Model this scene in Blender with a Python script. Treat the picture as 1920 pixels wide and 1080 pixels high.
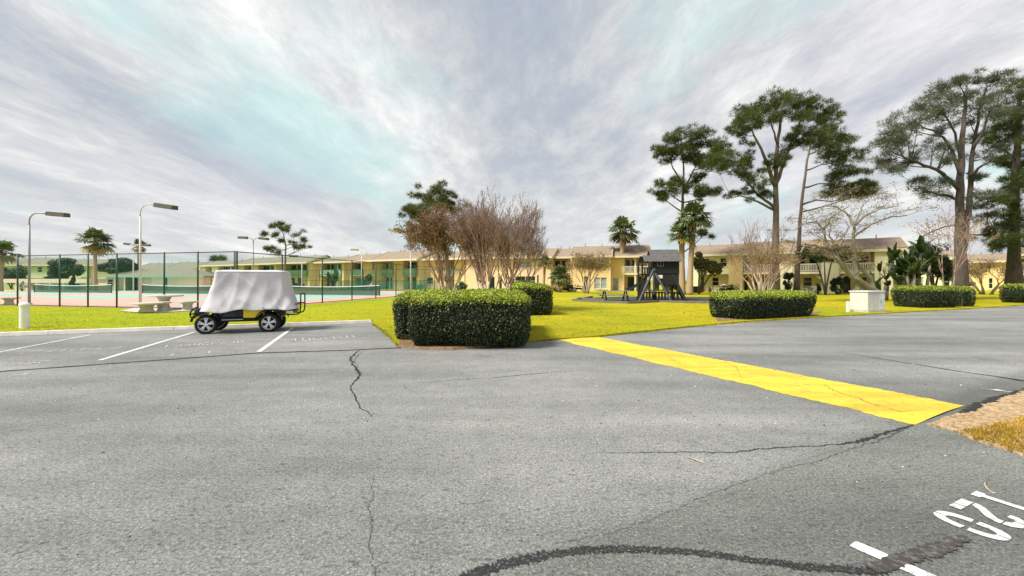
import bpy, math, random
import numpy as np
from mathutils import Vector, Matrix
from mathutils.geometry import tessellate_polygon

random.seed(7); np.random.seed(7)
RNG = np.random.default_rng(11)
for o in list(bpy.data.objects): bpy.data.objects.remove(o)
scene = bpy.context.scene
COL = scene.collection
R = math.radians

# ------------------------------------------------------------------ camera
F, HZ, CH = 800.0, 525.0, 1.6          # focal length in photo pixels, horizon row, eye height (m)
cam = bpy.data.cameras.new('camera'); camo = bpy.data.objects.new('camera', cam); COL.objects.link(camo)
cam.sensor_width = 36; cam.lens = F/1920*36; cam.shift_y = -(540-HZ)/1920
cam.clip_start = 0.05; cam.clip_end = 3000
camo.location = (0, 0, CH); camo.rotation_euler = (R(90), 0, 0)
scene.camera = camo
def W(px, py, Y): return Vector(((px-960)/F*Y, Y, CH-(py-HZ)/F*Y))
def G(px, py, z=0.0):
    Y = (CH-z)*F/(py-HZ); return Vector(((px-960)/F*Y, Y, z))
def GX(px, Y, z=0.0): return Vector(((px-960)/F*Y, Y, z))

# ------------------------------------------------------------------ view
scene.view_settings.view_transform = 'Standard'; scene.view_settings.look = 'None'
scene.view_settings.exposure = 2.0; scene.view_settings.gamma = 1.0
scene.view_settings.use_curve_mapping = False
scene.render.engine = 'CYCLES'
scene.cycles.transparent_max_bounces = 16
scene.cycles.max_bounces = 6

# ------------------------------------------------------------------ world: thin broken overcast
SUN_EL, SUN_AZ = 52, -118               # azimuth in degrees, clockwise from +Y (straight ahead)
w = bpy.data.worlds.new('World'); scene.world = w; w.use_nodes = True
nt = w.node_tree; nt.nodes.clear(); N = nt.nodes.new; L = nt.links.new
out = N('ShaderNodeOutputWorld')
sky = N('ShaderNodeTexSky'); sky.sky_type = 'NISHITA'; sky.sun_disc = False
sky.sun_elevation = R(SUN_EL); sky.sun_rotation = R(SUN_AZ); sky.air_density = 1.0; sky.dust_density = 2.0
bgs = N('ShaderNodeBackground'); bgs.inputs[1].default_value = 0.05; L(sky.outputs[0], bgs.inputs[0])
tc = N('ShaderNodeTexCoord'); sep = N('ShaderNodeSeparateXYZ'); L(tc.outputs['Generated'], sep.inputs[0])
def wmath(op, a, b=None, clamp=False):
    n = N('ShaderNodeMath'); n.operation = op; n.use_clamp = clamp
    for i, v in enumerate((a, b)):
        if v is None: continue
        if isinstance(v, (int, float)): n.inputs[i].default_value = v
        else: L(v, n.inputs[i])
    return n.outputs[0]
zz = wmath('ADD', wmath('MAXIMUM', sep.outputs[2], 0.0), 0.12)
u_ = wmath('DIVIDE', sep.outputs[0], zz); v_ = wmath('DIVIDE', sep.outputs[1], zz)
cmb = N('ShaderNodeCombineXYZ'); L(u_, cmb.inputs[0]); L(v_, cmb.inputs[1])
def wnoise(scale_xyz, loc, rot, scale, detail, rough, dist=0.0):
    m = N('ShaderNodeMapping'); L(cmb.outputs[0], m.inputs[0])
    m.inputs['Location'].default_value = loc; m.inputs['Rotation'].default_value = (0, 0, R(rot)); m.inputs['Scale'].default_value = scale_xyz
    t = N('ShaderNodeTexNoise'); L(m.outputs[0], t.inputs['Vector'])
    t.inputs['Scale'].default_value = scale; t.inputs['Detail'].default_value = detail
    t.inputs['Roughness'].default_value = rough; t.inputs['Distortion'].default_value = dist
    return t.outputs[0]
def wramp(fac, stops):
    r = N('ShaderNodeValToRGB'); L(fac, r.inputs[0]); e = r.color_ramp.elements
    while len(e) < len(stops): e.new(0.5)
    for k, (p, c) in enumerate(stops): e[k].position = p; e[k].color = (*c, 1) if len(c) == 3 else c
    return r.outputs[0]
def wmix(fac, a, b, mode='MIX'):
    m = N('ShaderNodeMix'); m.data_type = 'RGBA'; m.blend_type = mode
    if isinstance(fac, (int, float)): m.inputs[0].default_value = fac
    else: L(fac, m.inputs[0])
    for i, v in ((6, a), (7, b)):
        if isinstance(v, tuple): m.inputs[i].default_value = (*v, 1)
        else: L(v, m.inputs[i])
    return m.outputs[2]
SKYK = 0.345
bands = wnoise((1.0, 0.36, 1), (2.963424, 12.319306, 0), 10, 1.15, 9, 0.58, 0.15)
ripple = wnoise((1.0, 0.5, 1), (3.393716, 14.250139, 0), 30, 5.5, 10, 0.74, 0.3)
mix1 = wmath('ADD', wmath('MULTIPLY', bands, 0.68), wmath('MULTIPLY', ripple, 0.32))
cloud = wramp(mix1, [(0.30, (0.27, 0.32, 0.41)), (0.42, (0.385, 0.412, 0.455)), (0.50, (0.51, 0.522, 0.532)), (0.58, (0.68, 0.68, 0.67)), (0.68, (0.95, 0.93, 0.87))])
thin = wnoise((0.75, 0.45, 1), (7.974702, 15.988638, 0), -20, 0.95, 5, 0.52, 0.3)
thinf = wramp(thin, [(0.54, (0, 0, 0)), (0.63, (1, 1, 1))])
cloud2 = wmix(wmath('MULTIPLY', thinf, 0.55), cloud, (0.36, 0.61, 0.60))
pink = wnoise((0.8, 0.5, 1), (12.349953, 11.325049, 0), 15, 1.1, 4, 0.5)
pinkf = wramp(pink, [(0.50, (0, 0, 0)), (0.62, (1, 1, 1))])
cloud3 = wmix(wmath('MULTIPLY', pinkf, 0.14), cloud2, (0.54, 0.49, 0.60))
hor = wramp(sep.outputs[2], [(0.0, (1, 1, 1)), (0.30, (0, 0, 0))])
cloud4 = wmix(wmath('MULTIPLY', hor, 0.55), cloud3, (0.60, 0.61, 0.60))
bgc = N('ShaderNodeBackground'); bgc.inputs[1].default_value = SKYK; L(cloud4, bgc.inputs[0])
ms = N('ShaderNodeMixShader'); ms.inputs[0].default_value = 0.97
L(bgs.outputs[0], ms.inputs[1]); L(bgc.outputs[0], ms.inputs[2]); L(ms.outputs[0], out.inputs[0])

# ------------------------------------------------------------------ sun (veiled by thin cloud)
sl = bpy.data.lights.new('sun', 'SUN'); sl.energy = 1.5; sl.angle = R(16); sl.color = (1.0, 0.955, 0.87)
so = bpy.data.objects.new('sun', sl); COL.objects.link(so)
sd = Vector((math.sin(R(SUN_AZ))*math.cos(R(SUN_EL)), math.cos(R(SUN_AZ))*math.cos(R(SUN_EL)), math.sin(R(SUN_EL))))
so.rotation_euler = sd.to_track_quat('Z', 'Y').to_euler(); so.location = (0, 0, 60)

# ------------------------------------------------------------------ materials
def principled(name):
    m = bpy.data.materials.new(name); m.use_nodes = True; t = m.node_tree
    return m, t, t.nodes['Principled BSDF']
def node_noise(t, scale, detail=5, rough=0.6, vec=None, sc=None):
    if vec is None:
        tcn = t.nodes.new('ShaderNodeTexCoord'); vec = tcn.outputs['Object']
    if sc is not None:
        mp = t.nodes.new('ShaderNodeMapping'); mp.inputs['Scale'].default_value = sc[:3]
        if len(sc) > 3: mp.inputs['Rotation'].default_value = (0, 0, sc[3])
        t.links.new(vec, mp.inputs[0]); vec = mp.outputs[0]
    n = t.nodes.new('ShaderNodeTexNoise'); n.inputs['Scale'].default_value = scale
    n.inputs['Detail'].default_value = detail; n.inputs['Roughness'].default_value = rough
    t.links.new(vec, n.inputs['Vector']); return n.outputs[0]
def node_ramp(t, fac, stops):
    r = t.nodes.new('ShaderNodeValToRGB'); t.links.new(fac, r.inputs[0]); e = r.color_ramp.elements
    while len(e) < len(stops): e.new(0.5)
    for k, (p, c) in enumerate(stops):
        e[k].position = p; e[k].color = (*c, 1) if isinstance(c, tuple) else (c, c, c, 1)
    return r.outputs[0]
def node_mix(t, fac, a, b, mode='MIX'):
    m = t.nodes.new('ShaderNodeMix'); m.data_type = 'RGBA'; m.blend_type = mode
    if isinstance(fac, (int, float)): m.inputs[0].default_value = fac
    else: t.links.new(fac, m.inputs[0])
    for i, v in ((6, a), (7, b)):
        if isinstance(v, tuple): m.inputs[i].default_value = (*v, 1)
        else: t.links.new(v, m.inputs[i])
    return m.outputs[2]
def node_bump(t, h, strength, dist):
    b = t.nodes.new('ShaderNodeBump'); b.inputs['Strength'].default_value = strength; b.inputs['Distance'].default_value = dist
    t.links.new(h, b.inputs['Height']); return b.outputs[0]
def mat(name, col, rough=0.8, var=0.18, scale=3.0, bump=0.0, bscale=40.0, spec=0.4, metal=0.0, tint=False, trans=0.0, sc=None):
    m, t, p = principled(name)
    n = node_noise(t, scale, 6, 0.62, sc=sc)
    lo = tuple(max(0, c*(1-var)) for c in col); hi = tuple(min(1, c*(1+var)) for c in col)
    c = node_ramp(t, n, [(0.28, lo), (0.72, hi)])
    if tint:
        a = t.nodes.new('ShaderNodeAttribute'); a.attribute_name = 'tint'
        c = node_mix(t, 1.0, c, a.outputs['Color'], 'MULTIPLY')
    t.links.new(c, p.inputs['Base Color'])
    p.inputs['Roughness'].default_value = rough; p.inputs['Specular IOR Level'].default_value = spec
    p.inputs['Metallic'].default_value = metal
    if bump: t.links.new(node_bump(t, node_noise(t, bscale, 4, 0.6), bump, 0.02), p.inputs['Normal'])
    if trans:
        tr = t.nodes.new('ShaderNodeBsdfTranslucent'); t.links.new(c, tr.inputs[0])
        mx = t.nodes.new('ShaderNodeMixShader'); mx.inputs[0].default_value = trans
        t.links.new(p.outputs[0], mx.inputs[1]); t.links.new(tr.outputs[0], mx.inputs[2])
        t.links.new(mx.outputs[0], t.nodes['Material Output'].inputs[0])
    return m
M = {}
M['white_paint'] = mat('white_paint', (0.78, 0.78, 0.76), 0.6, 0.12, 6)
M['concrete'] = mat('concrete', (0.50, 0.47, 0.41), 0.9, 0.22, 4, 0.4, 60)
M['kerb'] = mat('kerb', (0.76, 0.72, 0.66), 0.9, 0.18, 3, 0.4, 50)
M['wall_gold'] = mat('wall_gold', (0.80, 0.59, 0.27), 0.9, 0.07, 0.6, 0.3, 30)
M['wall_cream'] = mat('wall_cream', (0.80, 0.70, 0.47), 0.9, 0.07, 0.6, 0.3, 30)
M['wall_pale'] = mat('wall_pale', (0.74, 0.69, 0.46), 0.9, 0.07, 0.6, 0.3, 30)
M['wall_peach'] = mat('wall_peach', (0.82, 0.60, 0.36), 0.9, 0.07, 0.6, 0.3, 30)
M['wall_sage'] = mat('wall_sage', (0.44, 0.55, 0.36), 0.9, 0.08, 0.6, 0.3, 30)
M['roof_tan'] = mat('roof_tan', (0.27, 0.205, 0.145), 0.95, 0.22, 2.5, 0.6, 12, sc=(1, 1, 4))
M['roof_grey'] = mat('roof_grey', (0.215, 0.215, 0.155), 0.95, 0.22, 2.5, 0.6, 12, sc=(1, 1, 4))
M['trim'] = mat('trim', (0.66, 0.60, 0.42), 0.8, 0.08, 2)
M['rail_white'] = mat('rail_white', (0.72, 0.68, 0.50), 0.7, 0.08, 2)
M['rail_green'] = mat('rail_green', (0.27, 0.50, 0.34), 0.7, 0.1, 2)
M['glass'] = mat('glass', (0.014, 0.022, 0.022), 0.15, 0.3, 0.8, spec=0.35)
M['glass_pale'] = mat('glass_pale', (0.30, 0.34, 0.36), 0.15, 0.5, 1.3, spec=0.6)
M['door_dark'] = mat('door_dark', (0.035, 0.035, 0.03), 0.6, 0.2, 2)
M['door_green'] = mat('door_green', (0.03, 0.16, 0.10), 0.6, 0.2, 2)
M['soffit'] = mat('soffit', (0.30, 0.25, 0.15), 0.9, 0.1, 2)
M['fence_green'] = mat('fence_green', (0.012, 0.035, 0.022), 0.5, 0.2, 3)
M['net_green'] = mat('net_green', (0.012, 0.06, 0.035), 0.9, 0.3, 6)
M['pole_grey'] = mat('pole_grey', (0.27, 0.27, 0.30), 0.55, 0.15, 2.5, metal=0.2)
M['pole_pale'] = mat('pole_pale', (0.62, 0.60, 0.58), 0.6, 0.15, 2.5)
M['lamp_dark'] = mat('lamp_dark', (0.075, 0.075, 0.055), 0.6, 0.15, 3)
M['lamp_olive'] = mat('lamp_olive', (0.26, 0.25, 0.13), 0.6, 0.15, 3)
M['lamp_lens'] = mat('lamp_lens', (0.5, 0.5, 0.46), 0.3, 0.1, 3)
M['court_pink'] = mat('court_pink', (0.66, 0.38, 0.31), 0.9, 0.10, 0.5)
M['court_teal'] = mat('court_teal', (0.32, 0.50, 0.42), 0.9, 0.10, 0.5)
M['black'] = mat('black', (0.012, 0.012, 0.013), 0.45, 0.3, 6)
M['rubber'] = mat('rubber', (0.014, 0.014, 0.014), 0.85, 0.3, 12, 0.5, 60)
M['rim'] = mat('rim', (0.74, 0.74, 0.76), 0.28, 0.06, 6, metal=0.25)
M['cart_yellow'] = mat('cart_yellow', (0.80, 0.62, 0.01), 0.3, 0.06, 3, spec=0.6)
M['cart_navy'] = mat('cart_navy', (0.010, 0.011, 0.025), 0.3, 0.2, 4, spec=0.6)
M['cart_seat'] = mat('cart_seat', (0.11, 0.075, 0.065), 0.6, 0.2, 4)
M['chrome'] = mat('chrome', (0.5, 0.5, 0.5), 0.3, 0.1, 4, metal=0.8)
M['cover'] = mat('cover', (0.56, 0.54, 0.555), 0.8, 0.07, 2.2, 0.3, 14, spec=0.25)
M['lens_pale'] = mat('lens_pale', (0.75, 0.72, 0.55), 0.2, 0.05, 5)
M['wood_dark'] = mat('wood_dark', (0.019, 0.020, 0.019), 0.85, 0.35, 5, 0.4, 30)
M['wood_grey'] = mat('wood_grey', (0.20, 0.21, 0.21), 0.9, 0.25, 5, 0.4, 30)
M['wood_leg'] = mat('wood_leg', (0.085, 0.088, 0.085), 0.9, 0.3, 5, 0.4, 30)
M['shingle'] = mat('shingle', (0.11, 0.105, 0.105), 0.9, 0.35, 6, 0.4, 20)
M['timber'] = mat('timber', (0.16, 0.145, 0.115), 0.9, 0.3, 4, 0.4, 30)
M['mulch_dark'] = mat('mulch_dark', (0.045, 0.05, 0.045), 0.95, 0.5, 6, 0.8, 30)
M['mulch_brown'] = mat('mulch_brown', (0.20, 0.125, 0.075), 0.95, 0.5, 9, 0.9, 40)
M['dirt'] = mat('dirt', (0.40, 0.28, 0.16), 0.95, 0.75, 22, 0.9, 45)
M['slide_green'] = mat('slide_green', (0.02, 0.055, 0.04), 0.4, 0.2, 3)
M['bark_pine'] = mat('bark_pine', (0.175, 0.135, 0.105), 0.95, 0.35, 6, 0.8, 20, sc=(1, 1, 0.3))
M['bark_dark'] = mat('bark_dark', (0.085, 0.065, 0.05), 0.95, 0.4, 6, 0.8, 20, sc=(1, 1, 0.3))
M['bark_grey'] = mat('bark_grey', (0.098, 0.078, 0.064), 0.95, 0.4, 5, 0.9, 16, sc=(1, 1, 0.3))
M['bark_pale'] = mat('bark_pale', (0.42, 0.35, 0.25), 0.9, 0.3, 4, 0.4, 25)
M['bark_olive'] = mat('bark_olive', (0.22, 0.20, 0.14), 0.9, 0.3, 4, 0.4, 25)
M['bark_myrtle'] = mat('bark_myrtle', (0.48, 0.39, 0.29), 0.9, 0.3, 4, 0.4, 25)
M['twig'] = mat('twig', (0.40, 0.265, 0.215), 0.9, 0.3, 2)
M['twig_grey'] = mat('twig_grey', (0.15, 0.13, 0.105), 0.9, 0.3, 2)
M['palm_trunk'] = mat('palm_trunk', (0.36, 0.26, 0.165), 0.95, 0.3, 5, 0.9, 14, sc=(1, 1, 5))
M['palm_boot'] = mat('palm_boot', (0.17, 0.09, 0.055), 0.95, 0.4, 6, 0.8, 20)
M['needles'] = mat('needles', (0.086, 0.114, 0.028), 0.7, 0.35, 0.8, tint=True, trans=0.32, spec=0.2)
M['needles_grey'] = mat('needles_grey', (0.13, 0.145, 0.085), 0.7, 0.35, 0.8, tint=True, trans=0.32, spec=0.2)
M['needles_warm'] = mat('needles_warm', (0.11, 0.125, 0.038), 0.7, 0.35, 0.8, tint=True, trans=0.32, spec=0.2)
M['leaf_hedge'] = mat('leaf_hedge', (0.024, 0.040, 0.011), 0.45, 0.25, 1.2, tint=True, trans=0.08, spec=0.5)
M['leaf_dark'] = mat('leaf_dark', (0.035, 0.06, 0.02), 0.5, 0.3, 0.8, tint=True, trans=0.15)
M['leaf_mid'] = mat('leaf_mid', (0.075, 0.13, 0.03), 0.5, 0.3, 0.8, tint=True, trans=0.25)
M['leaf_olive'] = mat('leaf_olive', (0.16, 0.165, 0.05), 0.6, 0.3, 0.8, tint=True, trans=0.25)
M['leaf_brown'] = mat('leaf_brown', (0.23, 0.135, 0.055), 0.8, 0.3, 0.8, tint=True, trans=0.2)
M['leaf_tan'] = mat('leaf_tan', (0.29, 0.205, 0.085), 0.8, 0.3, 0.8, tint=True, trans=0.2)
M['leaf_white'] = mat('leaf_white', (0.72, 0.68, 0.62), 0.8, 0.1, 0.8, tint=True, trans=0.2)
M['frond'] = mat('frond', (0.125, 0.165, 0.05), 0.45, 0.3, 0.8, tint=True, trans=0.2)
M['banana'] = mat('banana', (0.06, 0.105, 0.035), 0.4, 0.3, 1.2, tint=True, trans=0.3)
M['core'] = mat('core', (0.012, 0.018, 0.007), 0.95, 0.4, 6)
M['terracotta'] = mat('terracotta', (0.30, 0.09, 0.06), 0.8, 0.2, 4)
M['plastic_white'] = mat('plastic_white', (0.80, 0.79, 0.78), 0.4, 0.04, 4)
M['box_pale'] = mat('box_pale', (0.60, 0.585, 0.52), 0.75, 0.12, 3, 0.3, 20)
M['box_trim'] = mat('box_trim', (0.66, 0.67, 0.66), 0.6, 0.10, 3)
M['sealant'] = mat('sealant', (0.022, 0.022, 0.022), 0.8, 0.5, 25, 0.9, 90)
M['sealant_worn'] = mat('sealant_worn', (0.085, 0.085, 0.082), 0.9, 0.5, 25, 0.9, 90)

def mat_grass(name, a, b, c):
    m, t, p = principled(name)
    n1 = node_noise(t, 0.16, 5, 0.6); n2 = node_noise(t, 2.2, 6, 0.7, sc=(0.6, 1.6, 1)); n3 = node_noise(t, 22, 4, 0.75)
    base = node_ramp(t, n1, [(0.36, a), (0.62, b)])
    base = node_mix(t, node_ramp(t, n2, [(0.44, 0.0), (0.66, 0.62)]), base, c)
    tcg = t.nodes.new('ShaderNodeTexCoord'); sg_ = t.nodes.new('ShaderNodeSeparateXYZ'); t.links.new(tcg.outputs['Object'], sg_.inputs[0])
    mg = t.nodes.new('ShaderNodeMapRange'); t.links.new(sg_.outputs[0], mg.inputs[0]); mg.inputs[1].default_value = -2.0; mg.inputs[2].default_value = -12.0; mg.inputs[4].default_value = 0.55
    base = node_mix(t, mg.outputs[0], base, (0.31, 0.40, 0.018))
    base = node_mix(t, 1.0, base, node_ramp(t, n3, [(0.25, 0.72), (0.75, 1.18)]), 'MULTIPLY')
    t.links.new(base, p.inputs['Base Color']); p.inputs['Roughness'].default_value = 0.95; p.inputs['Specular IOR Level'].default_value = 0.1
    t.links.new(node_bump(t, n3, 0.8, 0.05), p.inputs['Normal']); return m
M['grass'] = mat_grass('grass', (0.31, 0.34, 0.016), (0.50, 0.42, 0.014), (0.22, 0.20, 0.018))
M['ground'] = mat_grass('ground', (0.26, 0.25, 0.03), (0.32, 0.28, 0.03), (0.26, 0.21, 0.04))
M['grass_blade'] = mat('grass_blade', (0.43, 0.385, 0.016), 0.8, 0.2, 0.4, tint=True, trans=0.3, spec=0.15)
M['grass_dry'] = mat('grass_dry', (0.40, 0.29, 0.035), 0.8, 0.3, 1.0, tint=True, trans=0.3, spec=0.15)

# asphalt: aggregate speckle, worn wheel paths along the road, an older darker bay on the near right side
def mat_asphalt():
    m, t, p = principled('asphalt'); ang = math.atan2(0.396, 0.918)
    big = node_noise(t, 0.22, 5, 0.6)
    band = node_noise(t, 0.55, 5, 0.6, sc=(0.22, 1.3, 1, -ang))
    mid = node_noise(t, 2.6, 7, 0.7)
    fine = node_noise(t, 46, 6, 0.78)
    fine2 = node_noise(t, 95, 3, 0.75)
    c = node_ramp(t, big, [(0.34, (0.176, 0.181, 0.171)), (0.66, (0.236, 0.238, 0.231))])
    c = node_mix(t, 1.0, c, node_ramp(t, band, [(0.32, 0.74), (0.66, 1.30)]), 'MULTIPLY')
    c = node_mix(t, 1.0, c, node_ramp(t, mid, [(0.30, 0.86), (0.70, 1.13)]), 'MULTIPLY')
    stn = node_noise(t, 0.75, 4, 0.55); c = node_mix(t, node_ramp(t, stn, [(0.64, 0.0), (0.72, 0.38)]), c, (0.09, 0.09, 0.085))
    # older bay: object-space half plane beyond a wandering seam
    tcn = t.nodes.new('ShaderNodeTexCoord'); sx = t.nodes.new('ShaderNodeSeparateXYZ'); t.links.new(tcn.outputs['Object'], sx.inputs[0])
    def mth(op, a, b):
        n = t.nodes.new('ShaderNodeMath'); n.operation = op
        for i, v in enumerate((a, b)):
            if isinstance(v, (int, float)): n.inputs[i].default_value = v
            else: t.links.new(v, n.inputs[i])
        return n.outputs[0]
    sdist = mth('ADD', mth('MULTIPLY', sx.outputs[0], 0.50), mth('MULTIPLY', sx.outputs[1], -0.866))
    sdist = mth('ADD', sdist, mth('MULTIPLY', mth('SUBTRACT', mid, 0.5), 0.30))
    mr = t.nodes.new('ShaderNodeMapRange'); t.links.new(sdist, mr.inputs[0])
    mr.inputs[1].default_value = -2.12; mr.inputs[2].default_value = -1.96
    c = node_mix(t, mr.outputs[0], c, node_mix(t, 1.0, c, (0.74, 0.765, 0.73), 'MULTIPLY'))
    spk = node_ramp(t, fine, [(0.36, 0.20), (0.45, 0.80), (0.54, 1.05), (0.64, 1.8)])
    c = node_mix(t, 0.9, c, spk, 'MULTIPLY')
    c = node_mix(t, 0.55, c, node_ramp(t, fine2, [(0.40, 0.40), (0.60, 1.60)]), 'MULTIPLY')
    pit = node_noise(t, 13, 6, 0.78, sc=(1, 1.7, 1, -ang))
    c = node_mix(t, node_ramp(t, pit, [(0.54, 0.0), (0.64, 0.78)]), c, (0.045, 0.045, 0.042))
    t.links.new(c, p.inputs['Base Color']); p.inputs['Roughness'].default_value = 0.82; p.inputs['Specular IOR Level'].default_value = 0.35
    h = node_mix(t, 0.5, fine, pit)
    t.links.new(node_bump(t, h, 0.9, 0.015), p.inputs['Normal']); return m
M['asphalt'] = mat_asphalt()

def mat_worn_paint(name, col, wear_lo, wear_hi, scale=18, under=(0.15, 0.15, 0.145), soft=None):
    m, t, p = principled(name)
    n = node_noise(t, scale, 8, 0.75); n2 = node_noise(t, 1.5, 4, 0.6); n3 = node_noise(t, 70, 4, 0.7)
    c = node_ramp(t, n2, [(0.3, tuple(x*0.76 for x in col)), (0.7, tuple(min(1, x*1.06) for x in col))])
    c = node_mix(t, 0.7, c, node_ramp(t, n3, [(0.34, 0.45), (0.46, 0.95), (0.7, 1.12)]), 'MULTIPLY')
    c = node_mix(t, node_ramp(t, n, [(wear_lo, 0.0), (wear_hi, 1.0)]), c, under)
    if soft: c = node_mix(t, 1.0, c, node_ramp(t, node_noise(t, 1.1, 5, 0.65, sc=(0.12, 1.6, 1, -0.407)), [(0.34, 0.70), (0.58, 1.06)]), 'MULTIPLY')
    t.links.new(c, p.inputs['Base Color']); p.inputs['Roughness'].default_value = 0.75
    t.links.new(node_bump(t, n3, 0.4, 0.01), p.inputs['Normal']); return m
M['yellow_paint'] = mat_worn_paint('yellow_paint', (0.80, 0.565, 0.04), 0.50, 0.66, 6, (0.40, 0.31, 0.06), True)
M['line_paint'] = mat_worn_paint('line_paint', (0.70, 0.70, 0.68), 0.53, 0.66, 26)
M['tar'] = mat_worn_paint('tar', (0.014, 0.014, 0.014), 0.53, 0.64, 55, (0.17, 0.17, 0.165))
M['line_paint_worn'] = mat_worn_paint('line_paint_worn', (0.66, 0.66, 0.64), 0.50, 0.62, 14)

def mat_mesh_panel(name, col, alpha):
    m, t, p = principled(name); p.inputs['Base Color'].default_value = (*col, 1); p.inputs['Roughness'].default_value = 0.6
    tr = t.nodes.new('ShaderNodeBsdfTransparent'); mx = t.nodes.new('ShaderNodeMixShader'); mx.inputs[0].default_value = alpha
    t.links.new(tr.outputs[0], mx.inputs[1]); t.links.new(p.outputs[0], mx.inputs[2])
    t.links.new(mx.outputs[0], t.nodes['Material Output'].inputs[0]); return m
M['chain_link'] = mat_mesh_panel('chain_link', (0.02, 0.12, 0.075), 0.16)
M['wind_screen'] = mat_mesh_panel('wind_screen', (0.01, 0.16, 0.10), 0.50)
M['net_mesh'] = mat_mesh_panel('net_mesh', (0.008, 0.06, 0.035), 0.86)

# ------------------------------------------------------------------ object helpers
def tag(o, label=None, cat=None, group=None, kind=None):
    if label: o['label'] = label
    if cat: o['category'] = cat
    if group: o['group'] = group
    if kind: o['kind'] = kind
    return o
def empty(name, loc=(0, 0, 0), rz=0.0, parent=None):
    o = bpy.data.objects.new(name, None); COL.objects.link(o); o.location = loc; o.rotation_euler = (0, 0, rz)
    if parent: o.parent = parent
    return o
def thing(name, label, cat, loc=(0, 0, 0), rz=0.0, group=None):
    return tag(empty(name, loc, rz), label, cat, group)
def link(name, me, m, parent=None, loc=None):
    o = bpy.data.objects.new(name, me); COL.objects.link(o)
    if m is not None: me.materials.append(M[m] if isinstance(m, str) else m)
    if parent: o.parent = parent
    if loc is not None: o.location = loc
    return o
class MB:
    """collects polygons; build() links them as one mesh object"""
    def __init__(s): s.v = []; s.f = []; s.smooth = False
    def quad(s, a, b, c, d):
        n = len(s.v); s.v += [tuple(a), tuple(b), tuple(c), tuple(d)]; s.f.append((n, n+1, n+2, n+3)); return s
    def poly(s, pts):
        n = len(s.v); s.v += [tuple(p) for p in pts]; s.f.append(tuple(range(n, n+len(pts)))); return s
    def box(s, x0, x1, y0, y1, z0, z1, mtx=None):
        n = len(s.v); P = [(x0,y0,z0),(x1,y0,z0),(x1,y1,z0),(x0,y1,z0),(x0,y0,z1),(x1,y0,z1),(x1,y1,z1),(x0,y1,z1)]
        if mtx is not None: P = [tuple(mtx @ Vector(p)) for p in P]
        s.v += P; s.f += [tuple(n+i for i in q) for q in ((0,3,2,1),(4,5,6,7),(0,1,5,4),(1,2,6,5),(2,3,7,6),(3,0,4,7))]; return s
    def beam(s, a, b, wdt, hgt, up=(0, 0, 1)):
        a = Vector(a); b = Vector(b); d = b-a; ln = d.length
        if ln < 1e-6: return s
        d /= ln; up = Vector(up)
        if abs(d.dot(up)) > 0.98: up = Vector((0, 1, 0))
        x = d.cross(up).normalized(); z = x.cross(d)
        mt = Matrix(((x.x, d.x, z.x, a.x), (x.y, d.y, z.y, a.y), (x.z, d.z, z.z, a.z), (0, 0, 0, 1)))
        return s.box(-wdt/2, wdt/2, 0, ln, -hgt/2, hgt/2, mt)
    def tube(s, pts, rad, n=8, cap=True):
        pts = [Vector(p) for p in pts]; k = len(pts)
        if not hasattr(rad, '__len__'): rad = [rad]*k
        st = len(s.v); ref = None
        for i, p in enumerate(pts):
            d = (pts[min(i+1, k-1)]-pts[max(i-1, 0)])
            if d.length < 1e-9: d = Vector((0, 0, 1))
            d.normalize()
            if ref is None:
                ref = Vector((1, 0, 0)) if abs(d.x) < 0.8 else Vector((0, 1, 0))
            x = (ref - d*ref.dot(d)).normalized(); y = d.cross(x); ref = x
            for j in range(n):
                a = 2*math.pi*j/n; s.v.append(tuple(p + (x*math.cos(a)+y*math.sin(a))*rad[i]))
        for i in range(k-1):
            for j in range(n):
                a = st+i*n+j; b = st+i*n+(j+1) % n; s.f.append((a, b, b+n, a+n))
        if cap and n > 2:
            s.f.append(tuple(st+j for j in reversed(range(n)))); s.f.append(tuple(st+(k-1)*n+j for j in range(n)))
        return s
    def lathe(s, prof, c=(0, 0, 0), n=20, axis='z'):
        st = len(s.v); k = len(prof)
        for r, h in prof:
            for j in range(n):
                a = 2*math.pi*j/n; x, y = r*math.cos(a), r*math.sin(a)
                q = (x, y, h) if axis == 'z' else (x, h, y)
                s.v.append((c[0]+q[0], c[1]+q[1], c[2]+q[2]))
        for i in range(k-1):
            for j in range(n):
                a = st+i*n+j; b = st+i*n+(j+1) % n; s.f.append((a, b, b+n, a+n))
        s.f.append(tuple(st+j for j in reversed(range(n)))); s.f.append(tuple(st+(k-1)*n+j for j in range(n)))
        return s
    def flat(s, pts, z=None):
        """a triangulated flat polygon"""
        P = [Vector(p) for p in pts]
        if z is not None: P = [Vector((p.x, p.y, z)) for p in P]
        n = len(s.v); s.v += [tuple(p) for p in P]
        for tr in tessellate_polygon([P]):
            a, b, c = tr
            nz = (P[b]-P[a]).cross(P[c]-P[a]).z
            s.f.append((n+a, n+b, n+c) if nz > 0 else (n+a, n+c, n+b))
        return s
    def build(s, name, m, parent=None, smooth=False, origin=None, loc=None, bevel=0.0):
        me = bpy.data.meshes.new(name)
        v = s.v
        if origin is not None: v = [(a-origin[0], b-origin[1], c-origin[2]) for a, b, c in v]
        me.from_pydata(v, [], s.f); me.update()
        if smooth: me.polygons.foreach_set('use_smooth', [True]*len(me.polygons))
        o = link(name, me, m, parent, loc)
        if bevel:
            b = o.modifiers.new('bevel', 'BEVEL'); b.width = bevel; b.segments = 2; b.limit_method = 'ANGLE'
        return o
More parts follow.
